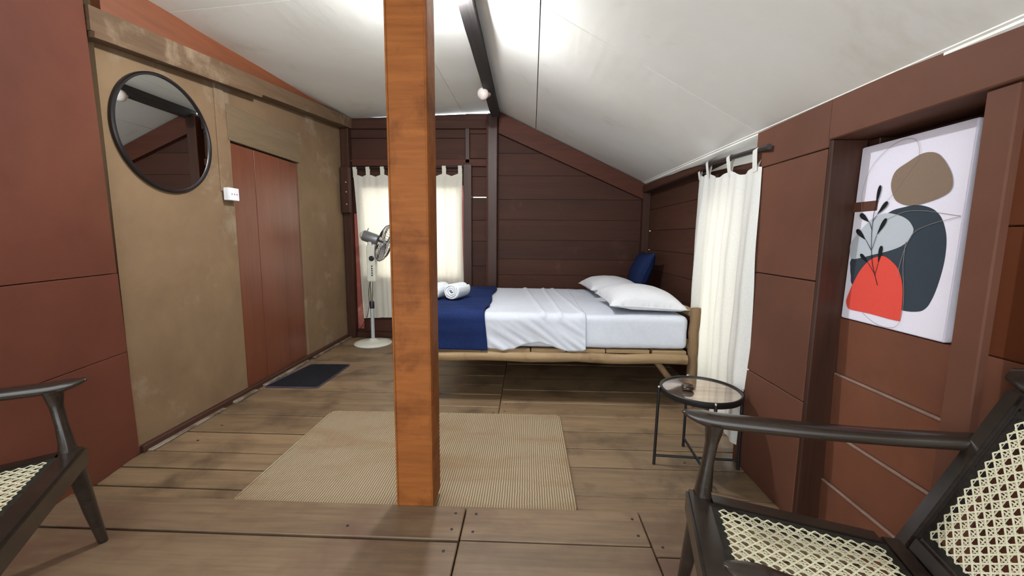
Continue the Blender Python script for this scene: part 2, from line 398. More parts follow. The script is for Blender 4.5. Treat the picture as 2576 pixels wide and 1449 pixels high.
# door
door = empty('door_1'); tag(door, kind='structure')
for a, b in ((3.078, 3.336), (3.340, 3.673), (3.677, 3.965)):
    bx('board', XL - .06, XL - .015 + random.uniform(-.003, .003), a, b, .02, DZ - .018, M['door'], door, .0015)
bx('door_frame', XL - .10, XL - .07, DY0 - .02, DY1 + .02, 0, DZ, M['roof_dark'], door)
# ochre wall plate with fascia above
bm = bmesh.new()
def plate(Y): t = (Y - 2.0) / 2.93; return 2.225 + .28 * t
N = 30; prev = None
for i in range(N + 1):
    Y = 2.04 + (4.93 - 2.04) * i / N; z = plate(Y); w = .006 * noise.noise(Vector((Y * 4, 1, 0))); xf = -2.125 + .045 * (Y - 2) / 2.9
    r = [bm.verts.new(p) for p in ((-2.25, Y, z + w), (xf + w, Y, z + w * .6), (xf + w * .5, Y, z + .115), (-2.25, Y, z + .115))]
    if prev:
        for q in range(4): bm.faces.new((prev[q], prev[(q + 1) % 4], r[(q + 1) % 4], r[q]))
    else: bm.faces.new(r)
    prev = r
bm.faces.new(prev[::-1])
o = obj('trim_2', bm, M['beam_ochre']); tag(o, kind='structure')
bm = bmesh.new(); hexa(bm, [(-2.24, 2.14, 2.34), (-2.165, 2.14, 2.34), (-2.165, 4.6, 2.55), (-2.24, 4.6, 2.55), (-2.24, 2.14, 2.60), (-2.165, 2.14, 2.60), (-2.165, 4.6, 2.66), (-2.24, 4.6, 2.66)])
o = obj('trim_3', bm, M['fascia']); tag(o, kind='structure')
bm = bmesh.new(); hexa(bm, [(-2.24, 2.05, 2.205), (-2.12, 2.05, 2.20), (-2.1, 3.3, 2.325), (-2.24, 3.3, 2.35), (-2.24, 2.05, 2.25), (-2.115, 2.05, 2.228), (-2.09, 3.3, 2.35), (-2.24, 3.3, 2.375)])
o = obj('trim_4', bm, M['beam_ochre']); tag(o, kind='structure')
o = bx('baseboard_left', XL - .01, XL + .028, 2.14, 4.95, 0, .045, M['dark_wood_y'], bev=.006); tag(o, kind='structure')
bm = bmesh.new()
for a, b in ((2.16, 2.75), (2.85, 3.1), (3.2, 3.9), (4.0, 4.9)): box(bm, XL + .02, XL + .05 + random.uniform(0, .012), a, b, 0, .012 + random.uniform(0, .008), .004)
obj('mortar_line', bm, M['concrete_line'], o)

# ------------------------------------------------------------------ back wall
wb = empty('wall_back'); tag(wb, kind='structure')
WX0, WX1, WZ0, WZ1 = -2.0, -.80, .72, 1.86        # window opening
def zroof(x): return (2.705 - (x + .37) / (1.356 + .37) * .816) if x > -.37 else 2.705 - .075 * (-.43 - x) / 1.68
def back_plank(x0, x1, z0, z1, mat='dark_wood', tilt=.006):
    zl, zr = min(z1, zroof(x0)), min(z1, zroof(x1))
    if max(zl, zr) <= z0 + .01: return
    bm = bmesh.new()
    if z1 > zr and x0 > -.4:                       # clipped by the roof slope
        if zr < z0:
            t = (zroof(x0) - z0) / (zroof(x0) - zroof(x1)); x1 = x0 + (x1 - x0) * t; zr = z0 + .001
        pts = [(x0, z0), (x1, z0), (x1, zr)]
        if zroof(x0) > z1:
            t = (zroof(x0) - z1) / (zroof(x0) - zroof(x1)); pts += [(x0 + (x1 - x0) * t, z1)]
        pts += [(x0, zl)]
    else: pts = [(x0, z0), (x1, z0), (x1, zr), (x0, zl)]
    f = [bm.verts.new((x, YB - (tilt if z < z0 + .02 else 0), z)) for x, z in pts]; b = [bm.verts.new((x, YB + .03, z)) for x, z in pts]
    bm.faces.new(f); bm.faces.new(b[::-1]); n = len(f)
    for i in range(n): bm.faces.new((f[i], f[(i + 1) % n], b[(i + 1) % n], b[i]))
    obj('plank', bm, M[mat], wb)
rows = [-.02, .30, .55, .80, .99, 1.22, 1.46, 1.70, 1.975, 2.23, 2.48, 2.72]
for a, b in zip(rows, rows[1:]): back_plank(-.36, 1.405, a + .0015, b - .0015)
for a, b in ((-.02, .30), (.30, .55), (.55, .9), (.903, 1.2), (1.203, 1.45), (1.453, 1.718), (1.728, 1.96), (1.963, 2.17), (2.173, 2.45), (2.453, 2.68)): back_plank(-.74, -.36, a + .001, b - .001)
for a, b in ((-.02, .23), (.232, .48), (.482, WZ0)): back_plank(-2.22, -.74, a + .001, b - .001)
for a, b in ((WZ1, 2.02), (2.022, 2.14), (2.152, 2.40), (2.403, 2.675)): back_plank(-2.22, -.74, a + .001, b - .001)
for a, b in ((WZ0, 1.0), (1.003, 1.35), (1.353, 1.62), (1.623, WZ1)):
    back_plank(-2.22, WX0, a + .001, b - .001)
def leak_sheet(x0, x1, z0, z1):  # dark sheets added behind the planks to block daylight at the joints
    bm = bmesh.new(); zl, zr = min(z1, zroof(x0)), min(z1, zroof(x1)); pts = [(x0, z0), (x1, z0), (x1, max(zr, z0 + .01))]
    if zroof(x0) > z1 > zr: t = (zroof(x0) - z1) / (zroof(x0) - zroof(x1)); pts.append((x0 + (x1 - x0) * t, z1))
    pts.append((x0, zl)); f = [bm.verts.new((x, YB + .031, z)) for x, z in pts]; b = [bm.verts.new((x, YB + .045, z)) for x, z in pts]; n = len(f)
    bm.faces.new(f); bm.faces.new(b[::-1])
    for i in range(n): bm.faces.new((f[i], f[(i + 1) % n], b[(i + 1) % n], b[i]))
    obj('daylight_block_sheet', bm, M['roof_dark'], wb)
leak_sheet(-.36, 1.405, -.02, 2.75); leak_sheet(-.74, -.36, -.02, 1.714); leak_sheet(-.74, -.66, 1.714, 1.732); leak_sheet(-.74, -.36, 1.732, 2.66)
leak_sheet(-2.22, -.74, -.02, WZ0); leak_sheet(-2.22, -.74, WZ1, 2.136); leak_sheet(-1.9, -.74, 2.136, 2.156); leak_sheet(-2.22, -.74, 2.156, 2.66); leak_sheet(-2.22, WX0, WZ0, WZ1)
bx('window_side_board', WX1, -.74, YB, YB + .03, WZ0, WZ1, M['dark_wood'], wb)
bx('post', -.477, -.358, 4.86, YB - .004, 0, 2.655, M['dark_post'], wb, .01)
bx('post_batten', -.487, -.468, 4.85, YB - .004, 0, 2.64, M['rafter'], wb, .004)
bx('stud', -.765, -.665, 4.91, YB - .004, 0, 2.10, M['dark_post'], wb, .006)
bx('stud', -.745, -.69, 4.93, YB - .004, 2.11, 2.52, M['dark_post'], wb, .006)
bm = bmesh.new()          # gable rafter under the right slope
def rp(x, dz, y): return (x, y, zroof(x) + dz)
hexa(bm, [rp(-.35, -.25, 4.90), rp(1.40, -.19, 4.90), rp(1.40, -.19, YB - .004), rp(-.35, -.25, YB - .004), rp(-.35, -.012, 4.90), rp(1.40, -.012, 4.90), rp(1.40, -.012, YB - .004), rp(-.35, -.012, YB - .004)])
obj('rafter', bm, M['rafter'], wb)
bx('top_rail', -2.2, -.49, 4.925, YB - .004, 2.50, 2.60, M['dark_wood'], wb, .006)
bx('rail', -2.1, -.49, 4.93, YB - .004, 2.075, 2.16, M['rafter'], wb, .006)
bx('corner_post', 1.335, 1.42, 4.88, YB - .004, 0, 1.85, M['dark_post'], wb, .006)
bx('corner_post', -2.2, -2.105, 4.87, YB - .004, 0, 2.50, M['dark_post'], wb, .006)
br = bx('bracket_board', -2.185, -2.085, 4.80, 4.87, 1.52, 2.05, M['dark_post'], wb, .006)
for z in (1.62, 1.76, 1.87):
    bm = bmesh.new(); lathe(bm, [(0, 0), (.008, 0), (.008, .006), (0, .008)], 8, Matrix.Translation((-2.12, 4.80, z)) @ Matrix.Rotation(math.pi / 2, 4, 'X')); obj('bolt', bm, M['bolt'], br)
bx('sill_plate', -2.1, -.49, 4.90, YB - .004, 0, .07, M['dark_wood'], wb, .006)

# back window: red timber frame with bars
wn = empty('window_1', (0, 0, 0)); tag(wn, kind='structure')
for n_, a in (('frame_side', (WX0 - .06, WX0 + .02, WZ0, WZ1)), ('frame_side', (WX1 - .02, WX1 + .05, WZ0, WZ1)), ('frame_rail', (WX0 + .021, WX1 - .021, WZ0, WZ0 + .05)), ('frame_rail', (WX0 + .021, WX1 - .021, WZ1 - .05, WZ1))):
    bx(n_, a[0], a[1], 4.945, 5.03, a[2], a[3], M['sash'], wn, .004)
bx('red_post', -2.10, -2.02, 4.94, 4.962, .1, 1.52, M['sash'], wn, .006)
for i in range(1, 6):
    x = WX0 + (WX1 - WX0) * i / 6; bx('bar', x - .011, x + .011, 4.985, 5.007, WZ0 + .051, WZ1 - .051, M['sash'], wn, .003)

# ------------------------------------------------------------------ right wall
wr = empty('wall_right'); tag(wr, kind='structure')
for z0, z1 in ((0, .555), (.559, 1.078), (1.082, 1.612), (1.616, 1.80)):
    bx('panel_board', XR + random.uniform(0, .003), 1.44, 1.735, 2.262, z0, z1, M['right_panel'], wr, .003)
bx('jamb_board', XR + .004, 1.33, 1.712, 1.735, 0, 1.643, M['dark_post'], wr, .004)
bx('panel_board', XR + .001, 1.40, 1.0, 1.735, 1.645, 1.80, M['right_panel'], wr, .004)
bx('panel_board', XR + .001, 1.40, YF, .998, 1.645, 1.80, M['right_panel'], wr, .004)
bx('post', 1.204, 1.232, 1.105, 1.182, 0, 1.643, M['right_panel'], wr, .004)
zs = [(0, .226, 1.288), (.23, .448, 1.291), (.452, .698, 1.294), (.702, .932, 1.297)]
for z0, z1, xf in zs:
    bm = bmesh.new(); hexa(bm, [(xf + .006, YF, z0), (1.36, YF, z0), (1.36, 1.72, z0), (xf + .006, 1.72, z0), (xf, YF, z1), (1.36, YF, z1), (1.36, 1.72, z1), (xf, 1.72, z1)])
    p = obj('plank', bm, M['right_plank'], wr)
    if z1 < .9: bx('worn_lit_edge', xf - .004, xf + .01, 1.185, 1.71, z1 - .007, z1 + .003, M['plank_edge'], p, .003)  # pale strip: lit top ledge of the plank put into its colour
bx('niche_back', 1.41, 1.43, 1.19, 1.74, .92, 1.66, M['dark_post'], wr)
bx('niche_side', 1.30, 1.43, 1.185, 1.245, .932, 1.645, M['right_panel'], wr)
bx('niche_stile', 1.33, 1.40, 1.66, 1.712, .94, 1.64, M['dark_post'], wr)
bx('niche_cleat', 1.30, 1.40, 1.60, 1.715, 1.36, 1.40, M['right_panel'], wr)
bx('niche_plank', 1.385, 1.41, 1.25, 1.66, .94, 1.18, M['dark_wood_y'], wr)
bx('niche_plank', 1.39, 1.41, 1.25, 1.66, 1.186, 1.64, M['dark_wood_y'], wr)
bx('backing', 1.331, 1.345, YF, 1.184, .93, 1.65, M['roof_dark'], wr, 0)  # unseen dark board added to close a light slit between wall boards
for a, b in ((.934, 1.29), (1.293, 1.644)): bx('wall_board', 1.296, 1.33, YF, 1.184, a, b, M['orange_wall'], wr, .003)
bx('door_stile', 1.262, 1.297, .95, 1.03, .95, 1.643, M['orange_wall'], wr, .004)
bx('hinge', 1.258, 1.263, .985, 1.025, 1.16, 1.22, M['ashtray'], wr, .002)
# siding of the farther, set-back part with a tall window opening
W2 = (2.50, 3.14, .30, 1.56)
rws = [0, .22, .46, .68, .90, 1.12, 1.34, 1.58, 1.83]
for a, b in zip(rws, rws[1:]):
    if b <= W2[2] or a >= W2[3]: bx('plank', 1.42, 1.45, 2.264, YB + .02, a + .0015, b - .0015, M['dark_wood_y'], wr, .003)
    else:
        bx('plank', 1.42 - random.uniform(0, .004), 1.45, W2[1], YB - .008, a + .0015, b - .0015, M['dark_wood_y'], wr, .003)
        bx('plank', 1.42, 1.45, 2.264, W2[0], a + .0015, b - .0015, M['dark_wood_y'], wr, .003)
bx('wall_plate', 1.325, 1.42, 2.264, 4.96, 1.775, 1.86, M['dark_wood_y'], wr, .01)
bx('daylight_block_sheet', 1.451, 1.465, 2.264, YB - .04, 0, W2[2] - .01, M['roof_dark'], wr, 0); bx('daylight_block_sheet', 1.451, 1.465, 2.264, YB - .04, W2[3] + .01, 1.84, M['roof_dark'], wr, 0)  # unseen dark sheets, added so daylight stays out of the siding joints
bx('daylight_block_sheet', 1.451, 1.465, 2.264, W2[0] - .01, W2[2], W2[3], M['roof_dark'], wr, 0); bx('daylight_block_sheet', 1.451, 1.465, W2[1] + .01, YB - .04, W2[2], W2[3], M['roof_dark'], wr, 0)
w2 = empty('window_2'); tag(w2, kind='structure')
for n_, a in (('frame_side', (W2[0] - .05, W2[0], .22, W2[3])), ('frame_side', (W2[1], W2[1] + .05, .22, W2[3]))): bx(n_, 1.385, 1.455, a[0], a[1], a[2], a[3], M['dark_post'], w2, .004)
bx('frame_rail', 1.385, 1.455, W2[0], W2[1], 1.51, 1.56, M['dark_post'], w2, .004)
bx('frame_rail', 1.385, 1.455, W2[0], W2[1], .22, .30, M['dark_post'], w2, .004)
# white cover strip along the eaves
bm = bmesh.new(); hexa(bm, [edgeR(YF) + Vector((-.02, 0, .0)), edgeR(YF) + Vector((.012, 0, -.022)), edgeR(4.9) + Vector((.012, 0, -.018)), edgeR(4.9) + Vector((-.012, 0, -.004)), edgeR(YF) + Vector((-.02, 0, .02)), edgeR(YF) + Vector((.03, 0, -.01)), edgeR(4.9) + Vector((.03, 0, 0)), edgeR(4.9) + Vector((-.012, 0, .015))])
o = obj('trim_5', bm, M['ceiling']); tag(o, kind='structure')

# ------------------------------------------------------------------ pillar
pil = empty('wooden_pillar', (-.491, 1.775, FZ)); tag(pil, 'square varnished orange timber pillar standing on the floor step in front of the jute rug', 'pillar')
bm = bmesh.new(); box(bm, -.074, .074, -.066, .07, -.05, 2.70, .004); obj('core', bm, M['pillar'], pil)
bm = bmesh.new(); box(bm, -.083, .083, -.076, -.064, 0, 2.66, .003); obj('front_board', bm, M['pillar'], pil)
for s in (-1, 1):
    bm = bmesh.new(); box(bm, s * .079 - .005, s * .079 + .005, -.062, .068, 0, 2.66, .003); obj('side_board', bm, M['pillar'], pil)
    bm = bmesh.new(); box(bm, s * .078 - .004, s * .078 + .004, -.0805, -.075, 0, 2.66, .002); obj('edge_bead', bm, M['pillar'], pil)

# ------------------------------------------------------------------ lamps on the ridge beam
def lamp(name, loc, axis, on, label, k=1.0):
    r = empty(name, loc); tag(r, label, 'lamp')
    A = Vector(axis).normalized().to_track_quat('Z', 'Y').to_matrix().to_4x4() @ Matrix.Scale(k, 4)
    bm = bmesh.new(); lathe(bm, [(0, -.012), (.03, -.012), (.03, .012), (.024, .018), (.022, .04), (0, .04)], 20, A); obj('lamp_holder', bm, M['holder'], r, True, 40)
    bm = bmesh.new(); lathe(bm, [(.018, .037), (.026, .046), (.046, .06), (.056, .085), (.052, .108), (.034, .126), (0, .134)], 24, A); obj('bulb', bm, M['bulb_on' if on else 'bulb_off'], r, True)
    return r
lamp('ceiling_lamp', (-.434, 2.47, 2.632), (-.5, -.1, -.5), True, 'lit round bulb on the ridge beam just behind the pillar top', .62)
lamp('ceiling_lamp', (-.40, 4.09, 2.605), (-.35, -.8, -.25), False, 'unlit frosted bulb on the dark ridge beam toward the back wall')

# ------------------------------------------------------------------ mirror
mr = empty('round_mirror', (XL + .002, 2.505, 1.85)); tag(mr, 'round wall mirror with thin black frame on ochre plaster wall', 'mirror')
RX = Matrix.Rotation(math.pi / 2, 4, 'Y')
bm = bmesh.new(); lathe(bm, [(.325, .008), (.327, .022), (.338, .022), (.344, .016), (.344, 0), (.325, 0), (.325, .008)], 72, RX); obj('frame', bm, M['mirror_frame'], mr, True, 40)
bm = bmesh.new(); lathe(bm, [(0, .012), (.3265, .012)], 72, RX); bmesh.ops.reverse_faces(bm, faces=bm.faces[:]); o = obj('mirror_glass', bm, M['mirror'], mr)

# ------------------------------------------------------------------ switch
sw = empty('light_switch', (XL + .012, 2.985, 1.545)); tag(sw, 'white plastic surface-mounted switch box on ochre wall beside red door', 'switch')
bm = bmesh.new(); box(bm, 0, .04, -.05, .05, -.045, .045, .004); obj('back_box', bm, M['switch'], sw)
bm = bmesh.new(); box(bm, .04, .047, -.05, .05, -.045, .045, .003); pl = obj('switch_plate', bm, M['switch'], sw)
for y in (-.026, 0, .026):
    bm = bmesh.new(); box(bm, .0465, .049, y - .004, y + .004, -.006, .006, .001); obj('rocker', bm, M['switch_hole'], pl)

# ------------------------------------------------------------------ doormat, rug
mt = empty('doormat', (-1.9, 3.49, .001)); tag(mt, 'dark charcoal doormat with purple-grey bound edge lying before red door', 'doormat')
pts = [(-.255, -.31), (.185, -.30), (.19, .32), (-.19, .305)]
def poly_slab(pts, z0, z1, r=.03):
    bm = bmesh.new(); ring = []
    n = len(pts)
    for i in range(n):
        p, a, b = Vector(pts[i]), Vector(pts[i - 1]), Vector(pts[(i + 1) % n])
        e0, e1 = p + (a - p).normalized() * r, p + (b - p).normalized() * r
        for t in (0, .25, .5, .75, 1): ring.append((e0 * (1 - t) ** 2 + p * 2 * t * (1 - t) + e1 * t * t))
    lo = [bm.verts.new((q.x, q.y, z0)) for q in ring]; hi = [bm.verts.new((q.x, q.y, z1)) for q in ring]
    bm.faces.new(hi); bm.faces.new(lo[::-1])
    for i in range(len(ring)): bm.faces.new((lo[i], lo[(i + 1) % len(ring)], hi[(i + 1) % len(ring)], hi[i]))
    return bm, ring
bm, ring = poly_slab(pts, 0, .007); obj('pile', bm, M['mat'], mt)
bm = bmesh.new(); ring = [Vector((q.x, q.y, .005)) for q in ring]; tube(bm, ring + [ring[0]], .005, 6); obj('binding', bm, M['mat_edge'], mt, True)
rg = empty('jute_rug', (-.565, 2.235, .001)); tag(rg, 'rectangular beige woven jute rug lying on the floor boards behind pillar', 'rug')
bm, ring = poly_slab([(-.805, -.515), (.805, -.515), (.805, .52), (-.805, .50)], 0, .011, .05); obj('weave', bm, M['jute'], rg)
bm = bmesh.new(); ring = [Vector((q.x, q.y, .007)) for q in ring]; tube(bm, ring + [ring[0]], .008, 8); obj('hem', bm, M['jute'], rg, True)

# ------------------------------------------------------------------ curtains
def curtain(name, A, B, ztopA, ztopB, zbotA, zbotB, tabs, folds, amp, mat, rodmat, label, normal, seed, rod_ext=(.05, .05), bulge=.02, tabw=.045, drift=0, rod_r=.011):
    r = empty(name, tuple((Vector(A) + Vector(B)) / 2) + (0,)); tag(r, label, 'curtain')
    o0 = r.location.copy(); A, B, nrm = Vector((*A, 0)), Vector((*B, 0)), Vector((*normal, 0))
    rnd = random.Random(seed); ph = [rnd.uniform(0, 6.3) for _ in range(6)]
    L = (B - A).length; d = (B - A) / L
    def P(u, v):                                   # v=0 top, 1 bottom
        zt = ztopA + (ztopB - ztopA) * u; zb = zbotA + (zbotB - zbotA) * u
        # scalloped top edge between tabs
        near = min(abs(u - t) for t in tabs); sc = -.035 * min(1, (near * len(tabs) * 1.6)) ** 1.2
        z = zt - .075 + sc * (1 - min(1, v * 6)) + (zb - (zt - .075)) * v
        k = .35 + .65 * min(1, v * 2.5)
        w = math.sin(u * folds * 6.283 + ph[0] + .5 * math.sin(v * 3 + ph[1])) + .55 * math.sin(u * folds * 13.7 + ph[2] + v * 1.6) + .35 * noise.noise(Vector((u * 9, v * 5, seed)))
        side = 0.012 * math.sin(v * 4 + ph[3]) * (2 * u - 1) + drift * v * (1 - u)
        return A + d * (u * L + side) + nrm * (amp * k * w + bulge * math.sin(v * 3.1)) + Vector((0, 0, z)) - o0
    bm = bmesh.new(); grid(bm, 150, 70, P); obj('cloth', bm, mat, r, True)
    rodA = A - d * rod_ext[0] + Vector((0, 0, ztopA)) - o0; rodB = B + d * rod_ext[1] + Vector((0, 0, ztopB)) - o0
    bm = bmesh.new(); tube(bm, [rodA, rodB], rod_r, 10); obj('rod', bm, rodmat, r, True, 50)
    for t in tabs:
        zt = ztopA + (ztopB - ztopA) * t; c = A + d * (t * L); pb = P(t, .03); hw = tabw / L / 2
        bm = bmesh.new(); prof = []
        base = P(t, .02); base_z = base.z
        topz = zt - o0.z
        rr = rod_r + .003
        cc = c - o0
        for q in range(9):
            a = math.pi * q / 8; prof.append((math.cos(a) * rr, topz + math.sin(a) * rr))
        path = [((base - cc).dot(nrm) + .002, base_z)] + prof + [((base - cc).dot(nrm) - .002, base_z)]
        g0 = [];
        for off in (-tabw / 2, tabw / 2):
            g0.append([bm.verts.new(Vector((cc.x, cc.y, 0)) + d * off + nrm * nn + Vector((0, 0, zz))) for nn, zz in path])
        for i in range(len(path) - 1): bm.faces.new((g0[0][i], g0[0][i + 1], g0[1][i + 1], g0[1][i]))
        obj('tab', bm, mat, r, True)
    return r
curtain('curtain', (-2.085, 4.922), (-.77, 4.922), 2.05, 2.07, .24, .30, [.02, .138, .27, .40, .53, .66, .83, .975], 8, .008, M['curtain'], M['rod_dark'], 'cream tab-top curtain covering the window behind the pedestal fan', (0, -1), 3, (.02, .03), .008, drift=.085)
curtain('curtain', (1.35, 3.38), (1.182, 2.18), 1.825, 1.70, .10, .10, [.02, .22, .60, .95], 4, .02, M['curtain_side'], M['rod'], 'long white tab-top curtain hanging between bed head and round side table', (-1, .1), 5, (.1, .07), .015, .06, rod_r=.014)

# ------------------------------------------------------------------ bed
bed = empty('log_bed', (.22, 3.8, 0)); tag(bed, 'rustic log-framed bed standing against the dark back wall boards', 'bed')
bo = Vector((.22, 3.8, 0))
def L_(p): return Vector(p) - bo
def lumpy(a, b, r, seed, n=22):
    a, b = Vector(a), Vector(b); bm = bmesh.new(); pts, rad = [], []
    for i in range(n + 1):
        t = i / n; p = a.lerp(b, t) + Vector((noise.noise((t * 6, seed, 0)), noise.noise((t * 6, seed, 5)), noise.noise((t * 6, seed, 9)))) * r * .22
        pts.append(p - bo); rad.append(r * (1 + .13 * noise.noise((t * 11, seed, 3))))
    tube(bm, pts, rad, 14, Vector((0, 0, 1)) if abs((b - a).normalized().z) < .8 else Vector((1, 0, 0))); return bm
obj('side_rail', lumpy((-.80, 2.995, .362), (1.19, 2.995, .362), .038, 1), M['log'], bed, True, 50)
obj('side_rail', lumpy((-.80, 4.62, .362), (1.19, 4.62, .362), .038, 2), M['log'], bed, True, 50)
obj('end_rail', lumpy((-.72, 3.03, .36), (-.72, 4.6, .36), .034, 3), M['log'], bed, True, 50)
obj('head_rail', lumpy((1.235, 3.03, .70), (1.235, 4.6, .70), .032, 4), M['log'], bed, True, 50)
obj('head_rail', lumpy((1.235, 3.03, .45), (1.235, 4.6, .45), .034, 5), M['log'], bed, True, 50)
for x, y, z, s in ((1.235, 3.0, .748, 6), (1.235, 4.62, .748, 7), (-.72, 3.05, .34, 8), (-.72, 4.58, .34, 9)):
    obj('leg', lumpy((x, y, 0), (x, y, z), .036, s, 12), M['log_z'], bed, True, 50)
obj('brace', lumpy((.98, 3.08, .34), (1.20, 3.05, .06), .024, 10, 8), M['log_z'], bed, True, 50)
xs = -.76; i = 0
while xs < 1.16:
    w = random.uniform(.24, .42); w = min(w, 1.185 - xs)
    z0 = .398 + random.uniform(-.003, .002)
    bm = bmesh.new(); box(bm, xs - bo.x, xs + w - bo.x, 2.985 - bo.y + random.uniform(-.006, .02), 4.63 - bo.y, z0, z0 + .028, .004); obj('slat', bm, M['slat'], bed)
    xs += w + random.uniform(.006, .02)
# mattress with fitted sheet
mx0, mx1, my0, my1, mz0, mz1 = -.78, 1.193, 2.995, 4.62, .432, .682
mat_o = empty('mattress', (.2, 3.8, .43)); tag(mat_o, 'thick mattress in white fitted sheet on the log bed', 'mattress')
def rbox_pt(u, v, w): pass
def soft_box(x0, x1, y0, y1, z0, z1, r, nx, ny, nz, disp):
    bm = bmesh.new(); bmesh.ops.create_cube(bm, size=2)
    bm.free(); bm = bmesh.new()
    cx, cy, cz = (x0 + x1) / 2, (y0 + y1) / 2, (z0 + z1) / 2; hx, hy, hz = (x1 - x0) / 2, (y1 - y0) / 2, (z1 - z0) / 2
    vm = {}
    def V(i, j, k):
        key = (i, j, k)
        if key not in vm:
            p = Vector(((2 * i / nx - 1) * hx, (2 * j / ny - 1) * hy, (2 * k / nz - 1) * hz))
            q = Vector((max(-hx + r, min(hx - r, p.x)), max(-hy + r, min(hy - r, p.y)), max(-hz + r, min(hz - r, p.z))))
            dd = p - q
            if dd.length > 1e-6: p = q + dd.normalized() * min(r, max(abs(dd.x), abs(dd.y), abs(dd.z)))
            nn = dd.normalized() if dd.length > 1e-6 else Vector((0, 0, 1))
            p = p + Vector((cx, cy, cz)); vm[key] = bm.verts.new(p + disp(p, nn))
        return vm[key]
    for i in range(nx):
        for j in range(ny):
            bm.faces.new((V(i, j, nz), V(i + 1, j, nz), V(i + 1, j + 1, nz), V(i, j + 1, nz))); bm.faces.new((V(i, j, 0), V(i, j + 1, 0), V(i + 1, j + 1, 0), V(i + 1, j, 0)))
    for i in range(nx):
        for k in range(nz):
            bm.faces.new((V(i, 0, k), V(i + 1, 0, k), V(i + 1, 0, k + 1), V(i, 0, k + 1))); bm.faces.new((V(i, ny, k), V(i, ny, k + 1), V(i + 1, ny, k + 1), V(i + 1, ny, k)))
    for j in range(ny):
        for k in range(nz):
            bm.faces.new((V(0, j, k), V(0, j, k + 1), V(0, j + 1, k + 1), V(0, j + 1, k))); bm.faces.new((V(nx, j, k), V(nx, j + 1, k), V(nx, j + 1, k + 1), V(nx, j, k + 1)))
    return bm
def mdisp(p, n):
    w = .004 * noise.noise(Vector((p.x * 4, p.y * 3, p.z * 5))) + .003 * noise.noise(Vector((p.x * 14 + p.z * 6, p.y * 4, p.z * 9)))
    return n * w
bm = soft_box(mx0 - .2, mx1 - .2, my0 - 3.8, my1 - 3.8, mz0 - .43, mz1 - .43, .04, 110, 80, 16, mdisp)
obj('fitted_sheet', bm, M['sheet'], mat_o, True)
# drape surface following mattress top, over the front edge and down
def over(x, s, off, x_off):
    """s: distance from back edge along top (Y from 4.55 to front), then down the front"""
    r = .045; top = (4.50 - (my0 + r))
    if s < top: return Vector((x, 4.50 - s, mz1 + off)), Vector((0, 0, 1))
    a = (s - top) / r
    if a < math.pi / 2:
        n = Vector((0, -math.sin(a), math.cos(a))); return Vector((x, my0 + r, mz1 - r)) + n * (r + off), n
    return Vector((x, my0 - off, mz1 - r - (s - top - r * math.pi / 2))), Vector((0, -1, 0))
TOT = 4.50 - my0 - .045 + .045 * math.pi / 2
def fold_line(x, y, x0, slope, width, h):
    t = (x - x0 - slope * (4.5 - y)) / width; return h * math.exp(-t * t)
def sheet_fn(u, v):
    x = -.315 + .755 * u + .006 * math.sin(v * 7) * u; s = v * (TOT + .195 + .03 * math.sin(u * 9) + .012 * noise.noise(Vector((u * 12, 0, 0))))
    p, n = over(x, s, .006, 0)
    vf = max(0, (s - TOT + .02) / .2)
    amp = .0035
    if vf > 0: amp = .004 + .012 * min(1, vf)
    w = noise.noise(Vector((x * 16 + p.z * 22, 2, p.z * 5))) if vf > 0 else .6 * noise.noise(Vector((x * 6, p.y * 3, 0)))
    h = 0
    if vf <= 0: h = fold_line(x, p.y, -.02, .10, .02, .012) + fold_line(x, p.y, .18, .05, .015, .010) + fold_line(x, p.y, .28, .09, .018, .008)
    e_ = min(1, u * 8); return p + n * ((amp * w + amp * .6 + h) * e_) - mat_o.location
bm = bmesh.new(); grid(bm, 110, 150, sheet_fn); so = obj('top_sheet', bm, M['sheet'], mat_o, True)
sm = so.modifiers.new('thick', 'SOLIDIFY'); sm.thickness = .004; sm.offset = 0
# navy throw across the foot
th = empty('bed_throw', (-.55, 3.7, .69)); tag(th, 'navy blue throw draped across foot of the bed', 'throw')
def throw_fn(u, v):
    s = v * (TOT + .225); x = -.79 + .49 * u; x += u * (-.035 * (1 - v) + .012 * math.sin(v * 14) + .02 * math.exp(-((v - .72) / .05) ** 2))
    p, n = over(x, s, .019, 0)
    rg_ = .007 * noise.noise(Vector((x * 3, s * 10, 4))) + .006 * math.sin(s * 30 + 2 * x) * math.exp(-((s - .55) / .35) ** 2) + .005 * math.exp(-((s - TOT + .2) / .03) ** 2)
    return p + n * (rg_ + .004) - th.location
bm = bmesh.new(); grid(bm, 60, 150, throw_fn); to = obj('cloth', bm, M['navy'], th, True); sm = to.modifiers.new('thick', 'SOLIDIFY'); sm.thickness = .008; sm.offset = 0

# pillows
def pillow_bm(lx, ly, h, seed, flat=.3, n=36, wr=.006, pinch=.10):
    bm = bmesh.new()
    def f(sgn):
        def g(u, v):
            a, b = 2 * u - 1, 2 * v - 1
            ex = 1 - pinch * (1 - abs(b) ** 2.2) * abs(a) ** 3; ey = 1 - pinch * (1 - abs(a) ** 2.2) * abs(b) ** 3
            x, y = a * ex * lx / 2, b * ey * ly / 2
            t = (max(0, (1 - a * a)) * max(0, (1 - b * b))) ** .42
            wv = wr * noise.noise(Vector((x * 9 + seed, y * 9, sgn))) * min(1, t * 3) + wr * .8 * noise.noise(Vector((x * 22 + seed, y * 18, sgn * 3))) * (1 - t)
            z = h * t * (1 if sgn > 0 else -flat) + wv
            return Vector((x, y, z))
        return g
    grid(bm, n, n, f(1)); grid(bm, n, n, f(-1)); bmesh.ops.remove_doubles(bm, verts=bm.verts[:], dist=.0006)
    return bm
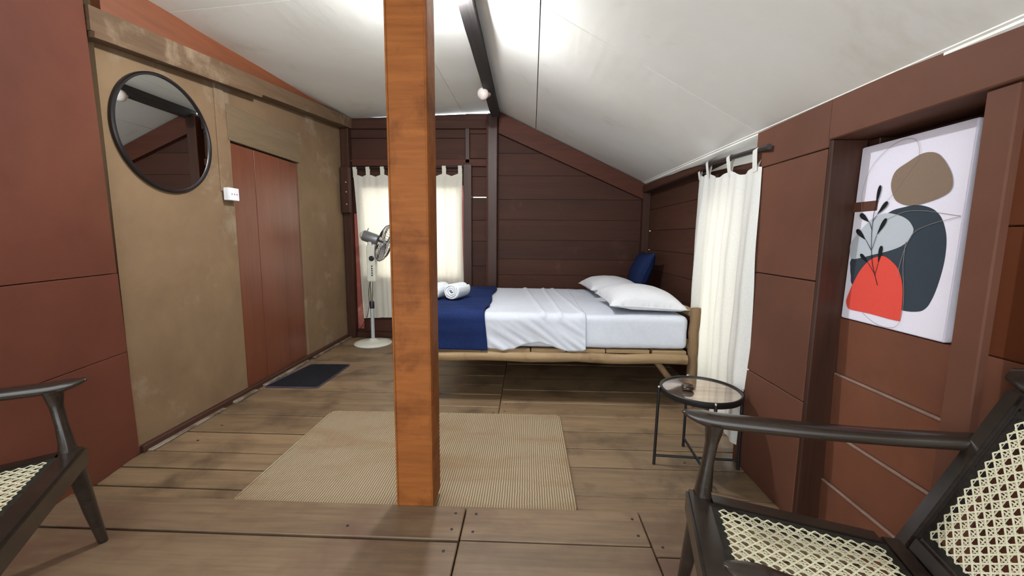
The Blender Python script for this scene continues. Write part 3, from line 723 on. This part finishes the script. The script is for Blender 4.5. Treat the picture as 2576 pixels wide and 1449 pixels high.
def pillow(name, loc, rot, size, seed, mat, label, cat, flat=.3, piping=True, wr=.006, pinch=.10):
    r = empty(name, loc); tag(r, label, cat); r.rotation_euler = rot
    obj('cover', pillow_bm(size[0], size[1], size[2], seed, flat, 40, wr, pinch), mat, r, True)
    bm = bmesh.new(); ring = []
    for k in range(80):
        t = 4 * k / 80; sd = int(t); q = 2 * (t - sd) - 1; a, b = [(q, -1), (1, q), (-q, 1), (-1, -q)][sd]
        ex = 1 - pinch * (1 - abs(b) ** 2.2) * abs(a) ** 3; ey = 1 - pinch * (1 - abs(a) ** 2.2) * abs(b) ** 3
        ring.append(Vector((a * ex * size[0] / 2 * 1.004, b * ey * size[1] / 2 * 1.004, wr * .8 * noise.noise(Vector((a * ex * size[0] / 2 * 22 + seed, b * ey * size[1] / 2 * 18, 3))))))
    tube(bm, ring + [ring[0]], .004, 6); obj('seam', bm, mat, r, True)
    return r
pillow('pillow', (.905, 3.345, .745), (.02, .05, .02), (.58, .63, .135), 1, M['pillow'], 'plump white pillow at the head of the bed nearest round side table', 'pillow', .36)
pillow('pillow', (.85, 4.22, .747), (-.02, .05, .04), (.52, .72, .12), 5, M['pillow'], 'white pillow lying in front of the navy cushion', 'pillow', .4)
pillow('cushion', (1.205, 4.38, .902), (0, math.radians(-70), 0), (.44, .44, .10), 9, M['navy_cushion'], 'navy blue square cushion leaning upright in the corner behind pillows', 'cushion', .9, pinch=.12)

# rolled towels
def towel(loc, rz, label):
    r = empty('rolled_towel', loc); tag(r, label, 'towel', 'rolled towels on the throw'); r.rotation_euler = (0, 0, rz)
    Lr = .23; bm = bmesh.new(); pts = []
    turns = 3.1; n = 90
    for i in range(n + 1):
        a = turns * 2 * math.pi * i / n; rad = .014 + .058 * i / n; pts.append((math.cos(a) * rad, math.sin(a) * rad))
    def fn(u, v):
        x, z = pts[int(round(u * n))]; rr = math.hypot(x, z) / .072; y = (v - .5) * Lr
        e = 1 - .06 * abs(2 * v - 1) ** 6
        return Vector((x * e, y + .008 * noise.noise(Vector((u * 20, v * 2, rz))), .074 + z * e * .97 + .002 * noise.noise(Vector((x * 40, y * 20, z * 40)))))
    grid(bm, n, 20, fn); o = obj('roll', bm, M['towel'], r, True); s = o.modifiers.new('t', 'SOLIDIFY'); s.thickness = .015; s.offset = 0
    return r
towel((-.615, 3.56, .712), math.radians(-18), 'white rolled towel on the navy throw, the one nearer the pillows')
towel((-.785, 3.56, .712), math.radians(-18), 'white rolled towel on the navy throw, the one farther from the pillows')

# ------------------------------------------------------------------ pedestal fan
FX, FY = -1.79, 4.62
fan = empty('pedestal_fan', (FX, FY, 0)); tag(fan, 'cream and grey pedestal fan standing before curtained back window', 'fan')
bm = bmesh.new(); lathe(bm, [(0, 0), (.21, 0), (.214, .008), (.205, .02), (.15, .034), (.06, .042), (.04, .06), (.03, .065), (0, .065)], 48); obj('base', bm, M['fan_white'], fan, True, 50)
bm = bmesh.new(); lathe(bm, [(0, .06), (.021, .06), (.021, .44), (0, .44)], 16); obj('lower_pole', bm, M['fan_pole'], fan, True, 40)
bm = bmesh.new(); lathe(bm, [(0, .42), (.026, .42), (.027, .49), (.019, .505), (0, .505)], 16); obj('height_collar', bm, M['fan_dark'], fan, True, 40)
bm = bmesh.new(); lathe(bm, [(0, .49), (.0125, .49), (.0125, .75), (0, .75)], 14); obj('upper_pole', bm, M['chrome'], fan, True, 40)
bm = bmesh.new(); box(bm, -.032, .065, -.045, .045, .735, 1.15, .012, 2); cb = obj('control_box', bm, M['fan_white'], fan)
bm = bmesh.new(); lathe(bm, [(0, 0), (.03, 0), (.03, .006), (.022, .01), (.018, .018), (0, .018)], 20, Matrix.Translation((.03, -.045, 1.0)) @ Matrix.Rotation(math.pi / 2, 4, 'X')); obj('dial', bm, M['fan_dark'], cb, True, 40)
for i in range(5):
    bm = bmesh.new(); z = .80 + i * .026; box(bm, .022, .038, -.051, -.044, z, z + .016, .003); obj('button', bm, M['fan_dark'], cb)
bm = bmesh.new(); loft(bm, [(.0, 0, 1.14), (.0, 0, 1.17), (.01, 0, 1.19), (.02, 0, 1.215)], [(.03, .03), (.03, .026), (.032, .024), (.02, .02)], 12, Vector((1, 0, 0)), 3); obj('neck', bm, M['fan_white'], fan, True, 50)
ax = Vector((.92, .14, -.34)).normalized(); zc = Vector((0, 0, 1)); q = Matrix.Translation((-.075, .0, 1.262)) @ ax.to_track_quat('Z', 'Y').to_matrix().to_4x4()
bm = bmesh.new(); lathe(bm, [(.055, 0), (.062, .01), (.062, .14), (.058, .165), (.03, .18), (0, .18)], 28, q); mo = obj('motor_housing', bm, M['fan_grey'], fan, True, 40)
bm = bmesh.new(); lathe(bm, [(0, -.038), (.022, -.034), (.042, -.02), (.055, .002)], 24, q); obj('rear_cap', bm, M['fan_white'], mo, True)
bm = bmesh.new(); tube(bm, [q @ Vector((.0, .06, .03)), q @ Vector((0, .095, .03))], .004, 6, Vector((1, 0, 0))); obj('oscillation_knob', bm, M['fan_dark'], mo)
bm = bmesh.new(); lathe(bm, [(0, .175), (.012, .175), (.012, .24), (.03, .245), (.03, .27), (0, .275)], 16, q); obj('hub', bm, M['fan_dark'], fan, True, 40)
gd = empty('guard'); gd.parent = fan
bm = bmesh.new()
RG = .222
for zz, rr in ((.185, .05), (.18, .08), (.25, RG), (.262, RG), (.33, .05), (.30, .15)):
    tube(bm, [q @ Vector((rr * math.cos(2 * math.pi * k / 40), rr * math.sin(2 * math.pi * k / 40), zz)) for k in range(41)], .0028 if rr < RG else .004, 6, ax, False)
obj('guard_ring', bm, M['guard'], gd, True)
bm = bmesh.new()
for k in range(40):
    a = 2 * math.pi * k / 40; e = lambda r_, z_, a_=a: q @ Vector((r_ * math.cos(a_), r_ * math.sin(a_), z_))
    tube(bm, [e(.05, .185), e(.13, .188), e(.19, .21), e(RG, .25)], .0016, 4, ax, False); tube(bm, [e(.05, .33), e(.14, .318), e(.195, .292), e(RG, .262)], .0016, 4, ax, False)
g_ = obj('guard_wires', bm, M['guard'], gd, True); tag(g_, kind='stuff')
bm = bmesh.new(); lathe(bm, [(0, .328), (.05, .328), (.05, .334), (0, .336)], 24, q); obj('badge', bm, M['fan_grey'], gd, True, 40)
for b_ in range(3):
    bm = bmesh.new(); a0 = 2 * math.pi * b_ / 3 + .4
    def bl(u, v, a0=a0):
        r_ = .028 + .165 * u; wd = .35 + .55 * math.sin(min(1, u * 1.1) * 2.4); a = a0 + (v - .5) * wd * 1.4 + .25 * u
        return q @ Vector((r_ * math.cos(a), r_ * math.sin(a), .257 + (v - .5) * .045 * (1 - .3 * u)))
    grid(bm, 10, 8, bl); o = obj('blade', bm, M['blade'], fan, True); s = o.modifiers.new('t', 'SOLIDIFY'); s.thickness = .002
bm = bmesh.new(); tube(bm, catmull([(-.02, .03, .745), (-.045, .03, .62), (-.05, .04, .45), (-.09, .06, .30), (-.16, .10, .20), (-.22, .15, .12)], 6), .0035, 6); obj('power_cord', bm, M['fan_dark'], fan, True)

# ------------------------------------------------------------------ side table and dish
TX, TY, TZ, TR = .945, 2.165, .44, .205
tb = empty('side_table', (TX, TY, 0)); tag(tb, 'small round side table with black metal legs and reflective top beside long white curtain', 'side table')
bm = bmesh.new(); lathe(bm, [(TR - .012, TZ - .02), (TR, TZ - .02), (TR + .004, TZ - .012), (TR + .004, TZ + .008), (TR - .002, TZ + .012), (TR - .010, TZ + .010), (TR - .012, TZ - .02)], 64); obj('rim', bm, M['black_metal'], tb, True, 40)
bm = bmesh.new(); lathe(bm, [(0, TZ - .012), (TR - .009, TZ - .012), (TR - .009, TZ + .003), (0, TZ + .003)], 64); obj('table_top', bm, M['tabletop'], tb, True, 30)
a0 = math.radians(176); feet = []
for i in range(4):
    a = a0 + i * math.pi / 2; dx, dy = math.cos(a), math.sin(a); bm = bmesh.new()
    tube(bm, [(dx * (TR + .018), dy * (TR + .018), 0), (dx * (TR + .012), dy * (TR + .012), TZ + .004)], .0078, 10, Vector((1, 0, 0))); lg = obj('leg', bm, M['black_metal'], tb, True, 40); feet.append((dx * (TR + .016), dy * (TR + .016)))
    bm = bmesh.new(); lathe(bm, [(0, -.001), (.0085, -.001), (.0085, .022), (0, .024)], 10, Matrix.Translation((dx * (TR + .018), dy * (TR + .018), .001))); obj('rubber_foot', bm, M['fan_dark'], lg, True, 40)
    bm = bmesh.new(); lathe(bm, [(0, 0), (.008, 0), (.009, .006), (.005, .011), (0, .012)], 10, Matrix.Translation((dx * (TR + .012), dy * (TR + .012), TZ + .003))); obj('cap', bm, M['chrome'], lg, True)
for i in (0, 1):
    bm = bmesh.new(); a, b = feet[i], feet[i + 2]; z = .052 + .004 * i; tube(bm, [(a[0], a[1], z), (b[0], b[1], z)], .007, 8); obj('cross_bar', bm, M['black_metal'], tb, True, 40)
dh = empty('dish', (.872, 2.155, TZ + .0035)); tag(dh, 'small dark brown glazed dish on the reflective round table top', 'dish')
bm = bmesh.new(); lathe(bm, [(0, 0), (.018, 0), (.03, .006), (.034, .014), (.031, .022), (.022, .025), (.012, .02), (0, .019)], 24); obj('bowl', bm, M['ashtray'], dh, True)
bm = bmesh.new(); lathe(bm, [(.024, .0235), (.028, .0275), (.031, .0235)], 24); obj('lip', bm, M['chair'], dh, True)

# ------------------------------------------------------------------ cane armchairs
def make_chair(loc, rz, label):
    r = empty('cane_armchair', loc, rz); tag(r, label, 'armchair', 'cane armchairs')
    W, zf, zr, xr = .322, .437, .40, -.53
    def rail(name, pts4, z_t, th=.05, bev=.008):
        bm = bmesh.new(); v = hexa(bm, [(p[0], p[1], z - th) for p, z in zip(pts4, z_t)] + [(p[0], p[1], z) for p, z in zip(pts4, z_t)])
        bmesh.ops.bevel(bm, geom=bm.edges[:], offset=bev, segments=2, affect='EDGES'); return obj(name, bm, M['chair'], r, True, 35)
    zz = lambda x: zf + (zr - zf) * (x / xr)
    rw = .055
    rail('front_rail', [(.02, -W), (.02, W), (-rw + .01, W), (-rw + .01, -W)], [zf] * 4, .075)
    rail('rear_rail', [(xr + rw, -W + .01), (xr + rw, W - .01), (xr, W - .01), (xr, -W + .01)], [zr] * 4)
    for s in (-1, 1):
        y0, y1 = sorted((s * W, s * (W - rw)))
        rail('side_rail', [(-rw + .012, y0), (-rw + .012, y1), (xr + rw - .002, y1), (xr + rw - .002, y0)], [zz(-rw), zz(-rw), zz(xr + rw), zz(xr + rw)])
    def weave(name, O, ex, ey, nrm, lx, ly, pitch=.0268, hw=.0016, border=.017):
        O, ex, ey, nrm = Vector(O), Vector(ex), Vector(ey), Vector(nrm)
        bm = bmesh.new(); t = .0012
        nx, ny = int(lx / pitch), int(ly / pitch); px_, py_ = lx / nx, ly / ny
        def sag(a, b): return -.006 * (1 - (2 * a / lx - 1) ** 2) * (1 - (2 * b / ly - 1) ** 2)
        def strip(a0, b0, a1, b1, lift, seg=8, w=hw):
            d = Vector((a1 - a0, b1 - b0)); L = d.length; d /= L; n2 = Vector((-d.y, d.x)) * w; prev = None
            wob = random.uniform(-.0006, .0006)
            for i in range(seg + 1):
                f = i / seg; a, b = a0 + (a1 - a0) * f, b0 + (b1 - b0) * f
                h = lift + sag(a, b); ring = []
                for sx, hz in ((-1, 0), (1, 0), (1, t), (-1, t)):
                    ring.append(bm.verts.new(O + ex * (a + n2.x * sx + wob) + ey * (b + n2.y * sx + wob) + nrm * (h + hz)))
                if prev:
                    for k_ in range(4): bm.faces.new((prev[k_], prev[(k_ + 1) % 4], ring[(k_ + 1) % 4], ring[k_]))
                else: bm.faces.new(ring[::-1])
                prev = ring
            bm.faces.new(prev)
        g = .0034
        for i in range(nx + 1):
            for s in (-g, g):
                a = i * px_ + s
                if 0 <= a <= lx: strip(a, 0, a, ly, 0, w=.0014)
        for j in range(ny + 1):
            for s in (-g, g):
                b = j * py_ + s
                if 0 <= b <= ly: strip(0, b, lx, b, .0013, w=.0014)
        for i in range(-ny - 1, nx + ny + 2):
            for sgn in (1, -1):                    # diagonals pass midway between holes
                c0 = (i + .5) * px_; pts = []
                for b in (0, ly): pts.append((c0 + sgn * b * px_ / py_, b))
                (a0_, b0_), (a1_, b1_) = pts; t0_, t1_ = 0.0, 1.0; da = a1_ - a0_
                ta, tb_ = (0 - a0_) / da, (lx - a0_) / da
                t0_, t1_ = max(0, min(ta, tb_)), min(1, max(ta, tb_))
                if t1_ - t0_ > .02: strip(a0_ + da * t0_, ly * t0_, a0_ + da * t1_, ly * t1_, .0027 if sgn > 0 else .004, w=.0019)
        o = obj(name, bm, M['cane'], r); o['kind'] = 'stuff'
        # dark peg border under the strand ends
        bm = bmesh.new()
        for a0, a1, b0, b1 in ((-border, lx + border, -border, .004), (-border, lx + border, ly - .004, ly + border), (-border, .004, .0045, ly - .0045), (lx - .004, lx + border, .0045, ly - .0045)):
            hexa(bm, [O + ex * a + ey * b + nrm * h for h in (-.012, .0035) for a, b in ((a0, b0), (a1, b0), (a1, b1), (a0, b1))])
        obj('cane_border', bm, M['chair_border'], r)
    # seat weave
    x0, x1 = xr + rw + .015, -rw - .005
    ex = Vector((x1 - x0, 0, zz(x1) - zz(x0))); lx = ex.length; ex.normalize(); nr = ex.cross(Vector((0, 1, 0))).normalized(); nr = nr if nr.z > 0 else -nr
    iy = W - rw - .015
    weave('seat_cane', Vector((x0, -iy, zz(x0) - .008)), ex, (0, 1, 0), nr, lx, 2 * iy)
    # back frame
    bA, bB = Vector((-.535, 0, .385)), Vector((-.725, 0, .845)); bd = (bB - bA).normalized(); bn = Vector((bd.z, 0, -bd.x)); bL = (bB - bA).length
    def bar_part(name, y0, y1, t0, t1, th=.036, bev=.009, off=0):
        bm = bmesh.new(); P = lambda t, y, n: bA + bd * t + Vector((0, y, 0)) + bn * (n + off)
        hexa(bm, [P(t0, y0, -th / 2), P(t0, y1, -th / 2), P(t0, y1, th / 2), P(t0, y0, th / 2), P(t1, y0, -th / 2), P(t1, y1, -th / 2), P(t1, y1, th / 2), P(t1, y0, th / 2)])
        bmesh.ops.bevel(bm, geom=bm.edges[:], offset=bev, segments=2, affect='EDGES'); return obj(name, bm, M['chair'], r, True, 35)
    bw = .05
    for s in (-1, 1):
        y0, y1 = sorted((s * (W + .005), s * (W - bw))); bar_part('back_post', y0, y1, -.03, bL)
    bar_part('back_rail', -W + bw - .004, W - bw + .004, .005, .055); bar_part('back_rail', -W + bw - .004, W - bw + .004, bL - .05, bL)
    iy = W - bw - .015; t0, t1 = .055 + .015, bL - .05 - .015
    weave('back_cane', bA + bd * t0 + Vector((0, -iy, 0)) + bn * .004, (0, 1, 0), bd, bn, 2 * iy, t1 - t0)
    # crest rail
    bm = bmesh.new(); cpts, cs = [], []
    for i in range(13):
        t = i / 12; y = (2 * t - 1) * (W + .035); e = (1 - abs(2 * t - 1) ** 5)
        cpts.append(bB + bd * .028 + Vector((-.012 * (1 - (2 * t - 1) ** 2), y, 0))); cs.append((.03 * (.35 + .65 * e), .05 * (.35 + .65 * e)))
    loft(bm, cpts, cs, 16, bd, 2.6); obj('crest_rail', bm, M['chair'], r, True, 50)
    for s in (-1, 1):
        # front leg below the seat, splayed outward
        bm = bmesh.new(); loft(bm, [(-.022 + .03, s * (W + .075), 0), (-.022 + .015, s * (W + .045), .16), (-.022, s * (W - .005), .40), (-.022, s * (W - .025), .432)], [(.015, .015), (.021, .021), (.027, .027), (.026, .026)], 16, Vector((1, 0, 0)), 2.3); obj('leg', bm, M['chair'], r, True, 50)
        # arm support above the seat
        bm = bmesh.new(); loft(bm, [(-.025, s * (W - .022), zf - .01), (-.026, s * (W - .022), zf + .03), (-.034, s * (W - .018), .54), (-.042, s * (W - .012), .60), (-.046, s * (W - .008), .635), (-.048, s * (W - .006), .66)], [(.027, .027), (.023, .021), (.020, .017), (.021, .018), (.027, .024), (.040, .026)], 16, Vector((1, 0, 0)), 2.2); obj('arm_support', bm, M['chair'], r, True, 50)
        # rear leg
        bm = bmesh.new(); loft(bm, [(-.60, s * (W + .02), 0), (-.565, s * (W - .005), .2), (-.53, s * (W - .026), .39)], [(.014, .014), (.02, .02), (.025, .025)], 14, Vector((1, 0, 0)), 2.3); obj('leg', bm, M['chair'], r, True, 50)
        # arm: pointed at the front, broad in the middle, sweeping to the back post
        ap = catmull([(.045, s * (W - .012), .688), (.0, s * (W - .008), .676), (-.06, s * (W - .002), .668), (-.2, s * (W + .012), .664), (-.36, s * (W + .022), .664), (-.52, s * (W + .024), .672), (-.675, s * (W + .012), .690)], 6)
        n = len(ap); az = []
        for i in range(n):
            t = i / (n - 1); w_ = .006 + .026 * min(1, t / .16) ** .8 - .006 * max(0, t - .5); h_ = .003 + .017 * min(1, t / .22) ** .9; az.append((w_, h_))
        bm = bmesh.new(); loft(bm, ap, az, 18, Vector((0, 0, 1)), 2.6); obj('arm', bm, M['chair'], r, True, 50)
    return r
make_chair((.4455, .903, FZ), math.radians(165.5), 'dark wooden armchair with cane seat and back beside canvas picture')
make_chair((-1.456, 1.09, FZ), math.radians(33), 'dark wooden cane armchair beside the red-brown partition boards')

# ------------------------------------------------------------------ canvas picture in the niche
pic = empty('canvas_picture', (1.29, 1.50, .933)); tag(pic, 'white canvas print with abstract pebble shapes and plant sprig resting in wall niche', 'picture')
PW, PH = .418, .672
def Pp(u, v, d=0): return Vector((-d + .004 + .012 * v, PW / 2 - u * PW, .004 + v * PH))
bm = bmesh.new()
hexa(bm, [Pp(0, 0), Pp(1, 0), Pp(1, 0) + Vector((.03, 0, 0)), Pp(0, 0) + Vector((.03, 0, 0)), Pp(0, 1), Pp(1, 1), Pp(1, 1) + Vector((.03, 0, 0)), Pp(0, 1) + Vector((.03, 0, 0))])
bmesh.ops.bevel(bm, geom=bm.edges[:], offset=.003, segments=2, affect='EDGES'); obj('canvas', bm, M['canvas'], pic)
ART = {'art_charcoal': [(0.531, 0.639), (0.647, 0.643), (0.753, 0.624), (0.815, 0.597), (0.857, 0.564), (0.891, 0.516), (0.91, 0.468), (0.918, 0.404), (0.913, 0.332), (0.893, 0.248), (0.867, 0.187), (0.834, 0.145), (0.775, 0.121), (0.636, 0.112), (0.404, 0.137), (0.107, 0.199), (0.059, 0.258), (0.04, 0.309), (0.044, 0.361), (0.213, 0.516), (0.376, 0.614)],
 'art_grey': [(0.009, 0.413), (0.011, 0.449), (0.047, 0.481), (0.127, 0.537), (0.224, 0.589), (0.323, 0.611), (0.394, 0.612), (0.501, 0.595), (0.58, 0.569), (0.628, 0.534), (0.634, 0.508), (0.605, 0.468), (0.54, 0.436), (0.427, 0.41), (0.303, 0.391), (0.17, 0.369), (0.067, 0.357), (0.024, 0.371)],
 'art_red': [(0.061, 0.078), (0.046, 0.108), (0.072, 0.164), (0.103, 0.214), (0.168, 0.296), (0.254, 0.355), (0.334, 0.378), (0.407, 0.381), (0.494, 0.352), (0.553, 0.318), (0.599, 0.263), (0.625, 0.197), (0.635, 0.117), (0.636, 0.07), (0.634, 0.057), (0.62, .054), (0.515, 0.054), (0.328, 0.059), (0.121, 0.058), (0.08, 0.064)],
 'art_brown': [(0.378, 0.747), (0.375, 0.793), (0.408, 0.835), (0.514, 0.868), (0.601, 0.891), (0.673, 0.894), (0.74, 0.881), (0.794, 0.851), (0.843, 0.81), (0.879, 0.768), (0.895, 0.728), (0.889, 0.701), (0.861, 0.683), (0.785, 0.663), (0.661, 0.646), (0.553, 0.646), (0.467, 0.665), (0.417, 0.695)]}
NAMES = {'art_charcoal': 'slate_shape', 'art_grey': 'pale_grey_shape', 'art_red': 'coral_red_shape', 'art_brown': 'taupe_shape'}
def flat(name, uv, d, mat):
    bm = bmesh.new(); lo = [bm.verts.new(Pp(a, b, d)) for a, b in uv]; hi = [bm.verts.new(Pp(a, b, d - .0006)) for a, b in uv]
    bm.faces.new(lo); bm.faces.new(hi[::-1]); n = len(uv)
    for i in range(n): bm.faces.new((lo[i], lo[(i + 1) % n], hi[(i + 1) % n], hi[i]))
    return obj(name, bm, mat, pic)
for i, (k_, uv) in enumerate(ART.items()):
    sm_ = [(p.x, p.y) for p in catmull([(a, b, 0) for a, b in uv], 4, True)]
    flat(NAMES[k_], sm_, .0008 + .0007 * i, M[k_])
def stroke(name, uv, w, d, mat):
    bm = bmesh.new(); pts = [Pp(a.x, a.y, d) for a in catmull([(a, b, 0) for a, b in uv], 5)]; loft(bm, pts, [(w, w * .5)] * len(pts), 6, Vector((1, 0, 0))); return obj(name, bm, mat, pic, True)
stroke('plant_stem', [(0.377, 0.223), (0.343, 0.267), (0.292, 0.342), (0.263, 0.419), (0.241, 0.516), (0.238, 0.613), (0.25, 0.661)], .0012, .0036, M['art_black'])
for uv in ([(0.24, 0.526), (0.204, 0.567)], [(0.241, 0.575), (0.272, 0.605)], [(0.271, 0.419), (0.296, 0.492)], [(0.265, 0.41), (0.192, 0.467)], [(0.335, 0.276), (0.353, 0.34)], [(0.341, 0.277), (0.248, 0.34)]):
    stroke('twig', uv, .001, .0036, M['art_black'])
for (a, b), w in (([(0.247, 0.651), (0.268, 0.769)], .034), ([(0.272, 0.605), (0.366, 0.675)], .040), ([(0.204, 0.567), (0.086, 0.619)], .044), ([(0.296, 0.492), (0.376, 0.586)], .038), ([(0.192, 0.467), (0.067, 0.529)], .044), ([(0.353, 0.34), (0.365, 0.439)], .038), ([(0.248, 0.34), (0.148, 0.388)], .034)):
    A_, B_ = Vector((a[0] * PW, a[1] * PH)), Vector((b[0] * PW, b[1] * PH)); dd = B_ - A_; nn = Vector((-dd.y, dd.x)).normalized(); uv = []
    for k_ in range(20):
        t = 2 * math.pi * k_ / 20; f = (1 - math.cos(t)) / 2; wd = math.sin(t) * (f ** .9) * w * PW * .78
        p_ = A_ + dd * f + nn * wd; uv.append((p_.x / PW, p_.y / PH))
    flat('sprig_leaf', uv, .0042, M['art_black'])
for uv in ([(0.105, 0.627), (0.078, 0.718), (0.093, 0.796), (0.159, 0.887), (0.291, 0.956), (0.419, 0.985), (0.517, 0.98), (0.57, 0.955), (0.596, 0.91), (0.594, 0.86), (0.541, 0.823), (0.405, 0.709), (0.266, 0.612)],
           [(0.384, 0.581), (0.545, 0.614), (0.699, 0.613), (0.842, 0.597), (0.96, 0.582), (.99, 0.577), (0.915, 0.567), (0.773, 0.545), (0.65, 0.508), (0.591, 0.428), (0.564, 0.337), (0.561, 0.283)],
           [(0.259, 0.055), (0.399, 0.015), (0.546, 0.008), (0.623, 0.032), (0.65, 0.091), (0.639, 0.198), (0.597, 0.339), (0.59, 0.463)]):
    stroke('drawn_line', uv, .0007, .0038, M['art_line'])
